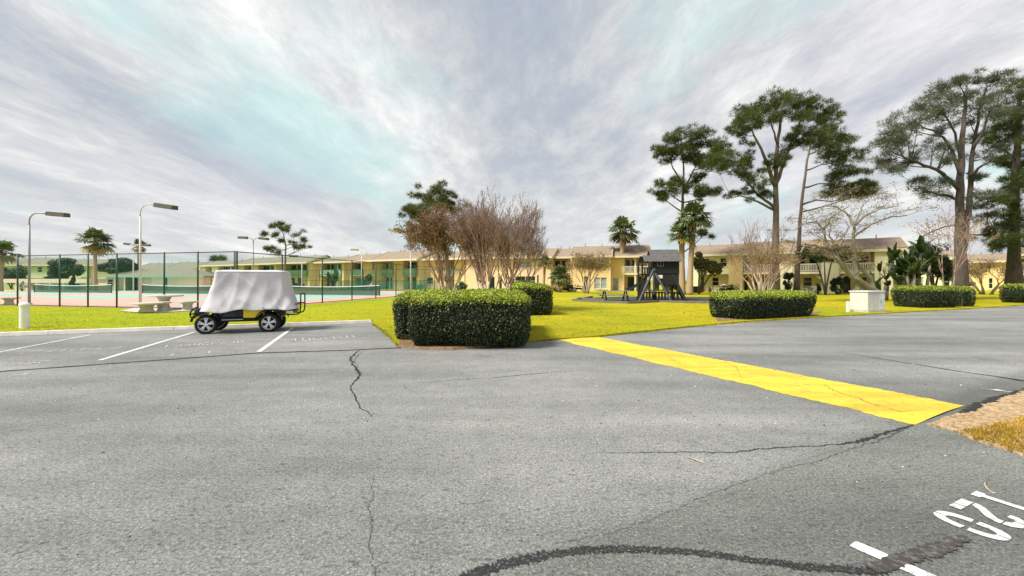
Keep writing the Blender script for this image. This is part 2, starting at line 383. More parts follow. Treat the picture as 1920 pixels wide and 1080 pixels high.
class LB:
    """leaf builder: triangles in numpy with a tint each"""
    def __init__(s): s.t = []; s.c = []
    def add(s, A, B, C, tint):
        s.t.append(np.stack([A, B, C], 1)); s.c.append(tint)
    def n(s): return sum(len(x) for x in s.t)
    def build(s, name, m, parent=None, origin=(0, 0, 0)):
        T = np.concatenate(s.t).astype(np.float32) - np.array(origin, np.float32); C = np.concatenate(s.c).astype(np.float32)
        k = len(T); me = bpy.data.meshes.new(name)
        me.vertices.add(3*k); me.vertices.foreach_set('co', T.reshape(-1))
        me.loops.add(3*k); me.loops.foreach_set('vertex_index', np.arange(3*k, dtype=np.int32))
        me.polygons.add(k); me.polygons.foreach_set('loop_start', np.arange(0, 3*k, 3, dtype=np.int32))
        me.update(calc_edges=True)
        at = me.attributes.new('tint', 'FLOAT_COLOR', 'FACE')
        at.data.foreach_set('color', np.concatenate([C, np.ones((k, 1), np.float32)], 1).reshape(-1))
        return link(name, me, m, parent)
def unit(a): return a/np.maximum(np.linalg.norm(a, axis=-1, keepdims=True), 1e-9)
def rdir(n): return unit(RNG.normal(size=(n, 3)))
def tints(n, lo=0.6, hi=1.4, hue=0.12):
    b = RNG.uniform(lo, hi, (n, 1)); h = RNG.normal(0, hue, (n, 1))
    return np.clip(np.concatenate([b*(1+h), b, b*(1-h*0.6)], 1), 0.05, 4)
def sprays(lb, P, D, ln, wd, tint=None):
    """thin triangles from P along D"""
    n = len(P); S = unit(np.cross(D, rdir(n)))
    ln = np.broadcast_to(np.asarray(ln, float), (n,))[:, None]; wd = np.broadcast_to(np.asarray(wd, float), (n,))[:, None]
    lb.add(P-S*wd/2, P+S*wd/2, P+D*ln, tints(n) if tint is None else tint)
def leafs(lb, P, Nn, D, ln, wd, tint=None):
    """diamond leaves at P, surface normal Nn, long axis D"""
    n = len(P); D = unit(D-Nn*np.sum(D*Nn, 1, keepdims=True)); S = np.cross(Nn, D)
    ln = np.broadcast_to(np.asarray(ln, float), (n,))[:, None]; wd = np.broadcast_to(np.asarray(wd, float), (n,))[:, None]
    tt = tints(n) if tint is None else tint
    a = P-D*ln/2; b = P+D*ln/2; c = P+S*wd/2+Nn*wd*0.12; d = P-S*wd/2+Nn*wd*0.12
    lb.add(a, b, c, tt); lb.add(b, a, d, tt*0.92)

# ================================================================== GROUND, ROAD, LAWN
U = Vector((0.918, 0.396, 0)); V = Vector((-0.396, 0.918, 0))       # along the road / across it
b = MB(); b.quad((-900, -300, -0.06), (900, -300, -0.06), (900, 1500, -0.06), (-900, 1500, -0.06))
tag(b.build('ground', 'ground'), kind='structure')
b = MB(); b.quad((-70, -30, 0), (120, -30, 0), (120, 90, 0), (-70, 45, 0))
road = tag(b.build('road', 'asphalt'), 'grey asphalt drive with cracks and parking bays', kind='structure')

K0, K1 = G(0, 631), G(697, 606)                                     # face of the kerb behind the bays
KD = (K1-K0).normalized(); KN = Vector((-KD.y, KD.x, 0)); KL = K0-KD*26
edge_px = [(699, 608), (712, 616), (724, 625), (734, 634), (744, 643), (748, 650), (790, 655), (850, 656), (905, 652), (955, 645), (1005, 640.5), (1050, 637),
           (1120, 632.5), (1200, 623.5), (1300, 613), (1400, 604), (1500, 597.5), (1600, 592), (1700, 586), (1800, 580.5), (1880, 575.5), (1920, 572.5), (2050, 566), (2300, 557)]
edge = [G(x, y) for x, y in edge_px]
KW = 0.17
lawn_pts = [KL+KN*KW, K0+KN*KW, K1+KN*KW] + edge + [Vector((140, 100, 0)), Vector((140, 130, 0)), Vector((-150, 130, 0)), Vector((-150, 0, 0))]
LZ = 0.05
b = MB(); b.flat(lawn_pts, LZ)
n = len(lawn_pts)
for i in range(n):
    p, q = lawn_pts[i], lawn_pts[(i+1) % n]
    b.quad((p.x, p.y, -0.05), (q.x, q.y, -0.05), (q.x, q.y, LZ), (p.x, p.y, LZ))
lawn = tag(b.build('lawn', 'grass'), 'yellow winter lawn', kind='structure')

# kerb, in cast lengths with small joints
kerb = tag(empty('kerb', K1), kind='structure')
tl = (K1-KL).length; k = 0; pos = 0.0
while pos < tl-0.2:
    ln = min(3.0, tl-pos); a = K1-KD*(pos+0.006); c = K1-KD*(pos+ln-0.006); pos += ln
    b = MB()
    for (p, q) in ((a, c),):
        A0, A1 = p, p+KN*KW; C0, C1 = q, q+KN*KW; zt = 0.115+random.uniform(-.004, .004)
        v = [(A0.x, A0.y, 0), (A0.x+KN.x*.02, A0.y+KN.y*.02, zt), (A1.x, A1.y, zt), (A1.x, A1.y, 0), (C0.x, C0.y, 0), (C0.x+KN.x*.02, C0.y+KN.y*.02, zt), (C1.x, C1.y, zt), (C1.x, C1.y, 0)]
        b.v += v; b.f += [(0, 4, 5, 1), (1, 5, 6, 2), (2, 6, 7, 3), (0, 1, 2, 3), (4, 7, 6, 5)]
    b.build('kerb_stone', 'kerb', kerb, origin=K1)

def ribbon(pts, wid, z, jag=0.25, step=0.06, wander=0.0, gap=0.0):
    """a strip of uneven width along a ground polyline"""
    P = [Vector((p.x, p.y, 0)) for p in pts]; S = []
    wl = wid if hasattr(wid, '__len__') else [wid]*len(P)
    for i in range(len(P)-1):
        ln = (P[i+1]-P[i]).length; k = max(1, int(ln/step))
        for j in range(k):
            t = j/k; S.append((P[i].lerp(P[i+1], t), wl[i]*(1-t)+wl[i+1]*t))
    S.append((P[-1], wl[-1])); b = MB(); L0 = []; R0 = []; wv = 0.0
    for i, (p, wd) in enumerate(S):
        d = S[min(i+1, len(S)-1)][0]-S[max(i-1, 0)][0]; d.normalize(); nn = Vector((-d.y, d.x, 0))
        wv = wv*0.7+random.gauss(0, 1)*wander; q = p+nn*wv
        L0.append(q+nn*wd/2*random.uniform(1-jag, 1+jag)); R0.append(q-nn*wd/2*random.uniform(1-jag, 1+jag))
    for i in range(len(S)-1):
        if gap and math.sin(i*.37)+math.sin(i*.91+1)+random.gauss(0, .5) < gap*3-1.6: continue
        b.quad((R0[i].x, R0[i].y, z), (R0[i+1].x, R0[i+1].y, z), (L0[i+1].x, L0[i+1].y, z), (L0[i].x, L0[i].y, z))
    return b
def gpts(l): return [G(x, y) for x, y in l]
def crack(name, px, wid, m, jag=0.5, step=0.05, wander=0.01, z=0.004, label=None, gap=0.0):
    o = ribbon(gpts(px), wid, z, jag, step, wander, gap).build(name, m, road)
    if label: o['label'] = label
ribbon([KL-KN*.02, K0-KN*.02, K1-KN*.02], .06, .003, .5, .08, .004).build('joint', 'sealant', road)  # dark strip painted as the shadow line in the gap under the kerb
crack('joint', [(-260, 717), (0, 697), (185, 683.5), (485, 662), (660, 656.5), (752, 652)], 0.10, 'sealant', 0.25, 0.08, 0.003)
crack('crack', [(676, 657), (664, 663), (658, 672), (660, 682), (668, 692), (673, 701), (670, 711), (661, 719), (656, 731), (664, 742), (673, 755), (676, 765), (690, 772), (696, 782)],
      [.02, .035, .045, .035, .05, .045, .03, .02, .016, .018, .016, .014, .010, .006], 'sealant', 0.7, 0.03, 0.007)
crack('crack', [(684, 659), (670, 666), (664, 676), (672, 690)], [.01, .02, .015, .006], 'sealant_worn', 0.7, 0.03, 0.007)
crack('crack', [(702, 890), (697, 930), (690, 952), (697, 975), (695, 1000), (689, 1020), (699, 1050), (704, 1090)], [.002, .004, .005, .006, .004, .005, .003, .004], 'sealant_worn', 0.8, 0.012, 0.005)
crack('crack', [(1112, 850), (1200, 849), (1290, 848), (1380, 849), (1420, 842), (1500, 838), (1570, 834), (1620, 826), (1660, 812), (1715, 797)],
      [.003, .008, .010, .013, .016, .010, .015, .045, .034, .015], 'sealant', 0.9, 0.014, 0.004)
crack('crack', [(1700, 803), (1640, 830), (1590, 842), (1540, 862), (1450, 885), (1330, 927), (1240, 968), (1130, 1003), (1040, 1022)], [.02, .010, .006, .0045, .004, .004, .0035, .003, .002], 'sealant_worn', 0.9, 0.014, 0.006)
crack('crack', [(1575, 661), (1650, 672.5), (1720, 684), (1800, 697), (1860, 705), (1905, 712), (1990, 724)], [.015, .028, .035, .045, .05, .11, .14], 'sealant', 0.35, 0.05, 0.004)
crack('crack', [(770, 720), (860, 712), (930, 708), (1010, 700), (1075, 695)], [.004, .01, .016, .02, .006], 'sealant_worn', 0.8, 0.05, 0.006)
crack('crack', [(0, 811), (70, 803), (130, 799)], [.008, .006, .003], 'sealant_worn', 0.8, 0.05, 0.006)
crack('tar_seam', [(840, 1100), (905, 1072), (960, 1055), (1030, 1040), (1100, 1032), (1200, 1030), (1300, 1036), (1400, 1050), (1500, 1062), (1580, 1069), (1660, 1072)],
      [.078, .078, .075, .07, .066, .063, .056, .056, .064, .07, .06], 'tar', 0.45, 0.007, 0.002, label='thick black tar seam curving across the near asphalt')
crack('tar_seam', [(1640, 1072), (1690, 1052), (1740, 1035), (1775, 1022), (1810, 1008)], [.07, .085, .10, .09, .05], mat_worn_paint('tar_smear', (0.05, 0.042, 0.038), 0.50, 0.60, 22, (0.13, 0.13, 0.12)), 0.3, 0.012, 0.003, z=0.0075)

# yellow speed hump: low rounded rise right across the drive
hn = [G(1046, 637.5), G(1717, 796.5)]; hf = [G(1122, 632.2), G(1809, 760.5)]
b = MB(); NL, NC = 140, 10; idx = []
for i in range(NL+1):
    t = i/NL; p = hn[0].lerp(hn[1], t); q = hf[0].lerp(hf[1], t); row = []
    j0 = 0.04*math.sin(t*37)+random.uniform(-.05, .05); j1 = random.uniform(-.018, .018)+.012*math.sin(t*23)
    for j in range(NC+1):
        s_ = j/NC; ss = s_ if 0 < j < NC else (s_+j0*0.4 if j == 0 else s_+j1)
        r = p.lerp(q, ss); row.append(len(b.v)); b.v.append((r.x, r.y, 0.004+0.014*math.sin(math.pi*s_)**1.2))
    idx.append(row)
for i in range(NL):
    for j in range(NC): b.f.append((idx[i][j], idx[i+1][j], idx[i+1][j+1], idx[i][j+1]))
hump = tag(b.build('speed_hump', 'yellow_paint', smooth=True), 'bright yellow painted speed hump crossing the grey drive', 'speed hump')

for pl_, wd_ in (([(1545, 724), (1560, 733), (1580, 741), (1612, 750), (1645, 765)], [.004, .014, .010, .012, .004]), ([(1478, 728), (1520, 737), (1560, 741)], [.003, .007, .003]), ([(1640, 760), (1690, 775), (1730, 770)], [.003, .008, .003]), ([(1250, 668), (1262, 676), (1285, 690)], [.004, .008, .004]), ([(1330, 664), (1380, 690), (1392, 712)], [.003, .008, .003])):
    ribbon(gpts(pl_), wd_, .020, .9, .014, .005).build('crack', 'sealant_worn', hump)
# parking lines
def line(px0, px1, wid, m='line_paint', name='parking_line', ext=0.0, jag=0.10):
    a, c = G(*px0), G(*px1); c = c+(c-a).normalized()*ext
    return ribbon([a, c], wid, 0.0055, jag, 0.05).build(name, m, road)
line((549, 614.5), (485, 660), 0.105)
line((364, 623), (186, 676), 0.10)
line((172, 627.5), (-40, 668), 0.09, 'line_paint_worn')
ribbon([G(1598, 1020), G(1668, 1050)], 0.095, 0.0055, 0.05, 0.02).build('parking_line', 'line_paint', road)
ribbon([G(1693, 1062), G(1693, 1062)+Vector((0.5, -0.866, 0))*1.6], 0.095, 0.0055, 0.05, 0.02).build('parking_line', 'line_paint', road)
crack('scuff', [(1840, 728), (1870, 732), (1905, 737)], [.01, .07, .03], 'line_paint_worn', 0.6, 0.04, 0.01)

# stencilled stall number 120 (read from the far side)
rd = Vector((-0.90, -0.44, 0)).normalized(); up = Vector((0.43, -0.90, 0)).normalized(); base0 = Vector((3.46, 3.20, 0))
def dig(k, polys):
    c = base0 + rd*(0.305*k); b = MB()
    for pl in polys:
        b.flat([c+rd*x+up*y for x, y in pl], 0.0065)
    o = b.build('stencil_digit', 'line_paint', road); o['label'] = 'white stencilled digit %d of the stall number' % (1, 2, 0)[k]
def arc(cx, cy, a, bb, t0, t1, n=9, pw=2.4):
    out_ = []
    for i in range(n):
        t = R(t0+(t1-t0)*i/(n-1)); c, s_ = math.cos(t), math.sin(t)
        out_.append((cx+a*math.copysign(abs(c)**(2/pw), c), cy+bb*math.copysign(abs(s_)**(2/pw), s_)))
    return out_
dig(0, [[(-.055, 0), (.055, 0), (.055, .05), (.03, .055), (.03, .34), (-.01, .34), (-.06, .29), (-.06, .27), (-.028, .275), (-.028, .055), (-.055, .05)]])
dig(1, [[(-.105, 0), (.02, 0), (.02, .062), (-.105, .062)], [(.03, 0), (.105, 0), (.105, .062), (.03, .062)],
        [(-.105, .07), (-.05, .07), (.0, .12), (.07, .17), (.105, .23), (.105, .25), (.045, .25), (.04, .22), (-.02, .17), (-.08, .125), (-.105, .09)],
        [(.105, .258), (.095, .30), (.06, .335), (-.005, .335), (-.005, .285), (.03, .28), (.045, .258)], [(-.015, .335), (-.06, .32), (-.10, .28), (-.10, .24), (-.045, .24), (-.04, .27), (-.015, .285)]])
def ringsec(t0, t1): return arc(0, .17, .105, .175, t0, t1)+arc(0, .17, .048, .118, t1, t0)
dig(2, [ringsec(3, 88), ringsec(92, 177), ringsec(183, 268), ringsec(272, 357)])

# worn stencil rows in the bays behind (only scraps of paint remain)
def worn_row(p0, p1, n, hgt, seed, m='line_paint_worn'):
    rr = random.Random(seed); a, c = G(*p0), G(*p1); d = (c-a); stp = d/n; e = d.normalized(); nn = Vector((-e.y, e.x, 0)); cw = d.length/n*0.72; b = MB()
    for i in range(n):
        o = a+stp*(i+0.12)
        st = [(0, 0, .18, 1), (.82, 0, 1, 1), (0, .86, 1, 1), (0, 0, 1, .14), (.1, .42, .9, .56)]
        rr.shuffle(st)
        for (x0, y0, x1, y1) in st[:rr.choice((1, 2, 2, 3))]:
            j = lambda: rr.uniform(-.06, .06)
            if rr.random() < .4: y1 = y0+(y1-y0)*rr.uniform(.4, .8)
            b.flat([o+e*((x+j())*cw)+nn*((y+j())*hgt) for x, y in ((x0, y0), (x1, y0), (x1, y1), (x0, y1))], 0.0055)
    return b.build('stencil_remnant', m, road)
worn_row((552, 640), (668, 633), 9, 0.55, 3); worn_row((306, 652), (458, 642), 9, 0.40, 4); worn_row((318, 668), (396, 662), 4, 0.30, 5)
worn_row((26, 664), (222, 654), 9, 0.34, 6); worn_row((-10, 687), (92, 679), 4, 0.26, 8); worn_row((12, 707), (50, 704), 2, 0.2, 9)

# near right verge: crumbling dirt edge, then grass
vt = gpts([(1738, 797.5), (1756, 793), (1768, 785), (1787, 781), (1806, 774), (1822, 768), (1838, 762), (1856, 751), (1872, 746), (1893, 741), (1920, 733)]); far_r = [Vector((12, 8.3, 0)), Vector((27, 15.0, 0)), Vector((27, 13.4, 0)), Vector((10.5, 6.2, 0)), Vector((7.5, 4.95, 0))]
vb = gpts([(1920, 856), (1890, 846), (1850, 834), (1815, 822), (1785, 808)])
b = MB(); pts = vt+far_r+vb; b.flat(pts, 0.022)
for i in range(len(pts)):
    p, q = pts[i], pts[(i+1) % len(pts)]; b.quad((p.x, p.y, -0.02), (q.x, q.y, -0.02), (q.x, q.y, 0.022), (p.x, p.y, 0.022))
verge = tag(b.build('verge', 'dirt'), 'bare tan dirt at the road edge', kind='structure')
o = ribbon(gpts([(1804, 779), (1815, 772), (1828, 766), (1842, 760), (1858, 750), (1872, 746.5), (1893, 742), (1925, 733), (1990, 722)]), [.03, .08, .09, .07, .08, .05, .05, .04, .04], 0.027, 0.7, 0.03, 0.012).build('crumbled_edge', 'sealant', verge)

# mulch under the hedges
def bed(pts, name='mulch_bed', m='mulch_brown', z=LZ+0.006, skirt=0):
    b = MB(); b.flat(pts, z)
    if skirt:
        for i in range(skirt-1):
            p, q = pts[i], pts[i+1]; b.quad((p.x, p.y-.05, .002), (q.x, q.y-.05, .002), (q.x, q.y-.004, z), (p.x, p.y-.004, z)).quad((p.x, p.y-.004, z), (q.x, q.y-.004, z), (q.x, q.y, z), (p.x, p.y, z))
    return tag(b.build(name, m), kind='structure')
bed([e_+Vector((0, 0, 0)) for e_ in edge[5:10]]+gpts([(985, 630), (900, 630), (775, 632), (750, 640)]), skirt=5)
bed(gpts([(1345, 606), (1400, 601), (1470, 598), (1530, 594), (1540, 586), (1340, 592)]))

# litter on the asphalt
def litter(pts, r, m, label, name='twig'):
    b = MB(); P = gpts(pts); b.tube([Vector((p.x, p.y, r+0.001+0.006*math.sin(i*1.3))) for i, p in enumerate(P)], [r*(1 if 0 < i < len(P)-1 else .6) for i in range(len(P))], 5)
    tag(b.build(name, m, smooth=True), label, 'twig')
litter([(1288, 858), (1300, 863), (1312, 867), (1322, 870)], 0.007, 'bark_pale', 'pale straight twig lying below the long dark crack')
litter([(1849, 903), (1846, 912), (1852, 920), (1862, 925), (1872, 924)], 0.006, 'leaf_tan' and 'bark_pale', 'small curled tan twig beside the stencilled stall number')
lbp = LB(); k = 420
Yp = RNG.uniform(2.3, 9, k); Xp = RNG.uniform(-1.15, 1.15, k)*Yp; c0 = np.stack([Xp, Yp, np.full(k, .004)], 1); sz = RNG.uniform(.003, .011, k)[:, None]*np.clip(Yp/4, .7, 1.6)[:, None]
a1 = RNG.uniform(0, 6.28, k)
for q in range(4):
    t0 = a1+q*1.5708; t1 = t0+1.5708
    A = c0+sz*np.stack([np.cos(t0), np.sin(t0), 0*t0], 1); B = c0+sz*np.stack([np.cos(t1), np.sin(t1), 0*t0], 1)
    lbp.add(A, B, c0+sz*np.array([0, 0, .7]), np.repeat(RNG.choice([.25, .4, 2.2, 3.0], (k, 1)), 3, 1))
tag(lbp.build('grit', mat('grit', (0.2, 0.19, 0.17), 0.9, 0.2, tint=True)), 'loose stones and leaf scraps on the asphalt', kind='stuff')

# ------------------------------------------------------------------ grass blades
def inside(P, poly):
    x, y = P[:, 0], P[:, 1]; c = np.zeros(len(P), bool); n = len(poly)
    for i in range(n):
        x0, y0 = poly[i].x, poly[i].y; x1, y1 = poly[(i+1) % n].x, poly[(i+1) % n].y
        c ^= ((y0 > y) != (y1 > y)) & (x < (x1-x0)*(y-y0)/((y1-y0) if y1 != y0 else 1e-9)+x0)
    return c
gl = LB()
def patch(P):
    x, y = P[:, 0], P[:, 1]; g = np.sin(x*.55+1.3*np.sin(y*.31))+np.sin(y*.8+x*.21+2*np.sin(x*.13))+.6*np.sin(x*1.9+y*1.4); g = np.clip(g*.22+np.clip((-2-x)/10, 0, 1)*.5, -.4, .8)[:, None]; lum = (1+.20*np.sin(x*.9+2.2*np.sin(y*.45))*np.sin(y*1.3+x*.3)+.10*np.sin(y*3.1+x*.8))[:, None]; return np.concatenate([1-.34*g, 1+.03*g, 1+.1*g], 1)*lum
def tufts(P, hgt, wid, z, per=3, lo=.6, hi=1.45):
    for q in range(per):
        n = len(P); B = P+np.concatenate([RNG.normal(0, .02, (n, 2)), np.zeros((n, 1))], 1); B[:, 2] = z
        D = unit(np.stack([RNG.normal(0, .55, n), RNG.normal(0, .55, n), np.ones(n)], 1))
        sprays(gl, B, D, RNG.uniform(.6, 1.3, n)*hgt, wid, tints(n, lo, hi, .10)*patch(P))
k = 150000; Yp = 10.2*(34/10.2)**RNG.uniform(0, 1, k); Xp = (RNG.uniform(-350, 2270, k)-960)/F*Yp
P = np.stack([Xp, Yp, 0*Xp], 1); P = P[inside(P, lawn_pts)]
cx = C_ = Vector((-14.2, 21.9, 0))
P = P[~((P[:, 1] > 21.9-(P[:, 0]+14.2)*0.24) & (P[:, 0] < -14.2+(P[:, 1]-21.9)*0.204))]      # not on the tennis court
tufts(P, 0.034, 0.014, LZ-.005, 2, .75, 1.25)
# ragged fringe along every lawn edge
for i in range(len(edge)-3):
    if 5 <= i <= 8: continue
    p, q = edge[i], edge[i+1]; k = int((q-p).length*170/(1+p.y/20)); t = RNG.uniform(0, 1, (k, 1))
    E = np.array(p)*(1-t)+np.array(q)*t; E[:, :2] += RNG.normal(0, .035, (k, 2)); tufts(E, 0.06, 0.016, LZ-.045, 2, .5, 1.2)
t = RNG.uniform(0, 1, (9000, 1)); E = np.array(KL+KN*(KW+.02))*(1-t)+np.array(K1+KN*(KW+.02))*t; E[:, :2] += RNG.normal(0, .03, E[:, :2].shape); tufts(E, 0.09, 0.014, LZ, 2, .6, 1.3)
tag(gl.build('grass', 'grass_blade'), 'short yellow-green winter grass of the lawn', kind='stuff')
fl = LB()
for (cx_, cy_, sp_, k) in ((-1.0, 15.5, 2.6, 160), (2.0, 22, 3.5, 260), (11, 21, 3.0, 200), (24, 27, 4, 260), (8, 40, 6, 260), (-12, 18, 6, 160)):
    P = np.stack([RNG.normal(cx_, sp_, k), RNG.normal(cy_, sp_*.7, k), np.full(k, LZ+.03)], 1); P = P[inside(P, lawn_pts)]; n_ = len(P); leafs(fl, P, unit(rdir(n_)*.5+np.array([0, 0, 1.0])), rdir(n_), RNG.uniform(.05, .11, n_), .045, tints(n_, .4, 1.5, .2))
tag(fl.build('fallen_leaves', 'leaf_brown'), 'scattered brown fallen leaves on the lawn', kind='stuff')
gl = LB(); vg = gpts([(1800, 815), (1835, 805), (1870, 800), (1905, 792), (1960, 776)])+[Vector((27, 14.6, 0)), Vector((27, 13.4, 0)), Vector((10.5, 6.2, 0)), Vector((7.5, 4.95, 0))]+vb
k = 90000; P = np.stack([4+16*RNG.random(k)**1.6, RNG.uniform(3.8, 12, k), np.zeros(k)], 1); P = P[inside(P, vg)]
tufts(P, 0.055, 0.009, 0.02, 3, .5, 1.4)
k = 9000; P = np.stack([RNG.uniform(4, 14, k), RNG.uniform(3.8, 9.3, k), np.zeros(k)], 1); P = P[inside(P, vt+far_r+vb)]
tufts(P, 0.03, 0.007, 0.02, 1, .5, 1.5)
tag(gl.build('verge_grass', 'grass_dry'), 'tawny grass on the verge at the right edge', kind='stuff')

# ================================================================== TENNIS COURTS
CA = Vector((-0.972, 0.235, 0)).normalized(); CB = Vector((0.2, 0.98, 0)).normalized(); CC = Vector((-14.2, 21.9, 0))
def ct(s_, t_, z=0.0): p = CC+CA*s_+CB*t_; return Vector((p.x, p.y, z))
b = MB(); b.flat([ct(-.1, 0), ct(75, 0), ct(75, 39.5), ct(-.1, 39.5)], LZ+.008)
court = tag(b.build('tennis_court', 'court_pink'), 'salmon pink tennis court apron with green playing areas', kind='structure')
for k in range(4):
    s0 = 3.7+k*17.5; s1 = s0+10.97; t0, t1 = 7.8, 31.6
    b = MB(); b.flat([ct(s0, t0), ct(s1, t0), ct(s1, t1), ct(s0, t1)], LZ+.012); b.build('playing_area', 'court_teal', court)
    b = MB()
    for (p, q) in (((s0, t0), (s1, t0)), ((s0, t1), (s1, t1)), ((s0, t0), (s0, t1)), ((s1, t0), (s1, t1)), ((s0+1.37, t0), (s0+1.37, t1)), ((s1-1.37, t0), (s1-1.37, t1)), ((s0+1.37, 13.3), (s1-1.37, 13.3)), ((s0+1.37, 26.1), (s1-1.37, 26.1)), (((s0+s1)/2, 13.3), ((s0+s1)/2, 26.1))):
        a, c = ct(*p), ct(*q); d = (c-a).normalized(); nn = Vector((-d.y, d.x, 0))*.05
        b.quad((*(a-nn).xy, LZ+.016), (*(c-nn).xy, LZ+.016), (*(c+nn).xy, LZ+.016), (*(a+nn).xy, LZ+.016))
    b.build('court_line', 'white_paint', court)
nl = ['dark green tennis net nearest the golf cart', 'dark green tennis net behind the concrete picnic table', 'dark green tennis net at the far left of the courts', 'leftmost dark green tennis net']
for k in range(3):
    s0 = 2.8+k*17.5; s1 = s0+12.8; tm = 19.7; p, q = ct(s0, tm), ct(s1, tm)
    t = thing('tennis_net', nl[k], 'tennis net', p, 0, 'tennis nets'); d = q-p
    for e in (Vector(), d):
        MB().tube([e+Vector((0, 0, LZ)), e+Vector((0, 0, 1.12))], 0.05, 8).build('net_post', 'fence_green', t, smooth=True)
    b = MB(); nb = MB(); nseg = 14
    for i in range(nseg):
        t0, t1 = i/nseg, (i+1)/nseg; z0 = 1.07-.16*(1-(2*t0-1)**2); z1 = 1.07-.16*(1-(2*t1-1)**2); a = d*t0; c = d*t1
        b.quad(a+Vector((0, 0, .10)), c+Vector((0, 0, .10)), c+Vector((0, 0, z1)), a+Vector((0, 0, z0)))
        nb.beam(a+Vector((0, 0, z0)), c+Vector((0, 0, z1)), .06, .075)
    b.build('net_mesh', 'net_mesh', t); nb.build('net_band', 'white_paint', t)

# chain link fences
def fence(label, a, c, nposts, post_fr=None, h=3.05, pm='chain_link', mid=True, r=0.042, screen=None):
    a = Vector(a); c = Vector(c); t = thing('chain_link_fence', label, 'fence', a, 0, 'tennis court fences'); d = c-a
    fr = post_fr or [i/(nposts-1) for i in range(nposts)]
    for f in fr:
        MB().tube([d*f+Vector((0, 0, 0)), d*f+Vector((0, 0, h+.05))], r, 8).build('post', 'fence_green', t, smooth=True)
    for z in ((h, .10) if not mid else (h, mid if mid is not True else h*.5, .10)):
        MB().tube([Vector((0, 0, z)), d+Vector((0, 0, z))], .026, 6).build('rail', 'fence_green', t, smooth=True)
    nn = Vector((-d.y, d.x, 0)).normalized()*.03
    b = MB(); b.quad(nn+Vector((0, 0, .08)), nn+d+Vector((0, 0, .08)), nn+d+Vector((0, 0, h-.03)), nn+Vector((0, 0, h-.03))); b.build('wire_mesh', pm, t)
    if screen:
        for (f0, f1, z0, z1) in screen:
            b = MB(); b.quad(-nn+d*f0+Vector((0, 0, z0)), -nn+d*f1+Vector((0, 0, z0)), -nn+d*f1+Vector((0, 0, z1)), -nn+d*f0+Vector((0, 0, z1))); b.build('wind_screen', 'wind_screen', t)
    return t
def s_at(px, p0, d):
    """distance along a ground line p0 + s d where it crosses photo column px"""
    k = (px-960)/F; return (k*p0.y-p0.x)/(d.x-k*d.y)
fr = [s_at(px, CC, CA) for px in (440, 371, 308, 219, 165, 112, 33, -45)]; endp = CC+CA*26
fence('green chain-link fence along the near side of the courts', CC, endp, 0, [max(0, s_/26) for s_ in fr if s_ <= 26], mid=None and False)
fr = [0.0]+[s_at(px, CC, CB) for px in (527, 603, 659, 704, 742, 778, 806, 830, 850, 864)]; LBs = fr[-1]
fence('green chain-link fence receding from the court corner behind the golf cart', CC+CB*.1, CC+CB*(LBs), 0, [s_/LBs for s_ in fr], mid=False)
e0, e1 = CC+CB*LBs, CC+CB*LBs+CA*62
fence('green chain-link fence along the far end of the courts', e0+CA*.2, e1, 18, mid=1.5, screen=[(.05, .30, .15, 1.45), (.66, 1.0, .15, 2.95)])

# court lights
def lamp_post(label, px, Y, ztop, arms, m_l='lamp_dark', m_p='pole_grey', r=.062, base=True):
    p = GX(px, Y, LZ); t = thing('lamp_post', label, 'lamp post', p, 0, 'tennis court lights')
    MB().tube([Vector((0, 0, 0)), Vector((0, 0, ztop*.45)), Vector((0, 0, ztop-.75))], [r*1.15, r, r*.85], 12).build('pole', m_p, t, smooth=True)
    if base: MB().lathe([(r*2.4, 0), (r*2.4, .05), (r*1.4, .10)], n=12).build('base_plate', m_p, t)
    for (ln, drop, tw, lw) in arms:          # reach to the lamp box (signed), height change, length of box, yaw
        sg = 1 if ln > 0 else -1; pts = [Vector((0, 0, ztop-.76)), Vector((0, 0, ztop-.45)), Vector((sg*.06, 0, ztop-.25)), Vector((sg*.22, 0, ztop-.08)), Vector((sg*.45, 0, ztop)), Vector((ln, lw*.4, ztop+drop*.3))]
        MB().tube(pts, r*.62, 10).build('arm', m_p, t, smooth=True)
        a = Vector((ln-sg*.05, lw*.4, ztop+drop*.3)); d = Vector((sg*tw, lw, drop)); b = MB()
        dn = d.normalized(); sx_ = Vector((-dn.y, dn.x, 0)).normalized(); uz = dn.cross(sx_); uz = uz if uz.z > 0 else -uz
        prof = [(0, .10, .10), (.06, .17, .13), (.9, .20, .13), (1, .19, .11)]; st = len(b.v)
        for (f, hw, hh) in prof:
            q = a+d*f
            for (i, j) in ((-1, -1), (1, -1), (1, 1), (-1, 1)): b.v.append(tuple(q+sx_*hw*i*(0.85 if j > 0 else 1)+uz*hh*j))
        for i in range(len(prof)-1):
            for j in range(4): b.f.append((st+i*4+j, st+i*4+(j+1) % 4, st+i*4+4+(j+1) % 4, st+i*4+4+j))
        b.f += [(st, st+1, st+2, st+3), (st+15, st+14, st+13, st+12)]
        hd = b.build('lamp_head', m_l, t, bevel=.015)
        b = MB(); b.quad(*[a+d*f+sx_*s_*.15-uz*.136 for f, s_ in ((.25, -1), (.9, -1), (.9, 1), (.25, 1))]); b.build('lens', 'lamp_lens', hd)
    return t
lamp_post('tall grey lamp post farthest left, arm bent to the right', 55, 27, 5.78, [(1.25, -.12, 1.40, -.15)], m_p='pole_grey')
lamp_post('tallest lamp post, at the near court fence by the concrete table', 263, 25.6, 6.10, [(1.05, -.22, 1.42, -.3)], m_p='pole_pale')
lamp_post('grey twin lamp post rising behind the covered golf cart', 475, 46, 6.1, [(-.75, .05, 1.1, .3), (.75, -.15, 1.15, -.35)])
lamp_post('small far lamp post beside the leaning small pine', 566, 60, 4.9, [(-.6, .02, 1.25, .2)], m_p='pole_pale')
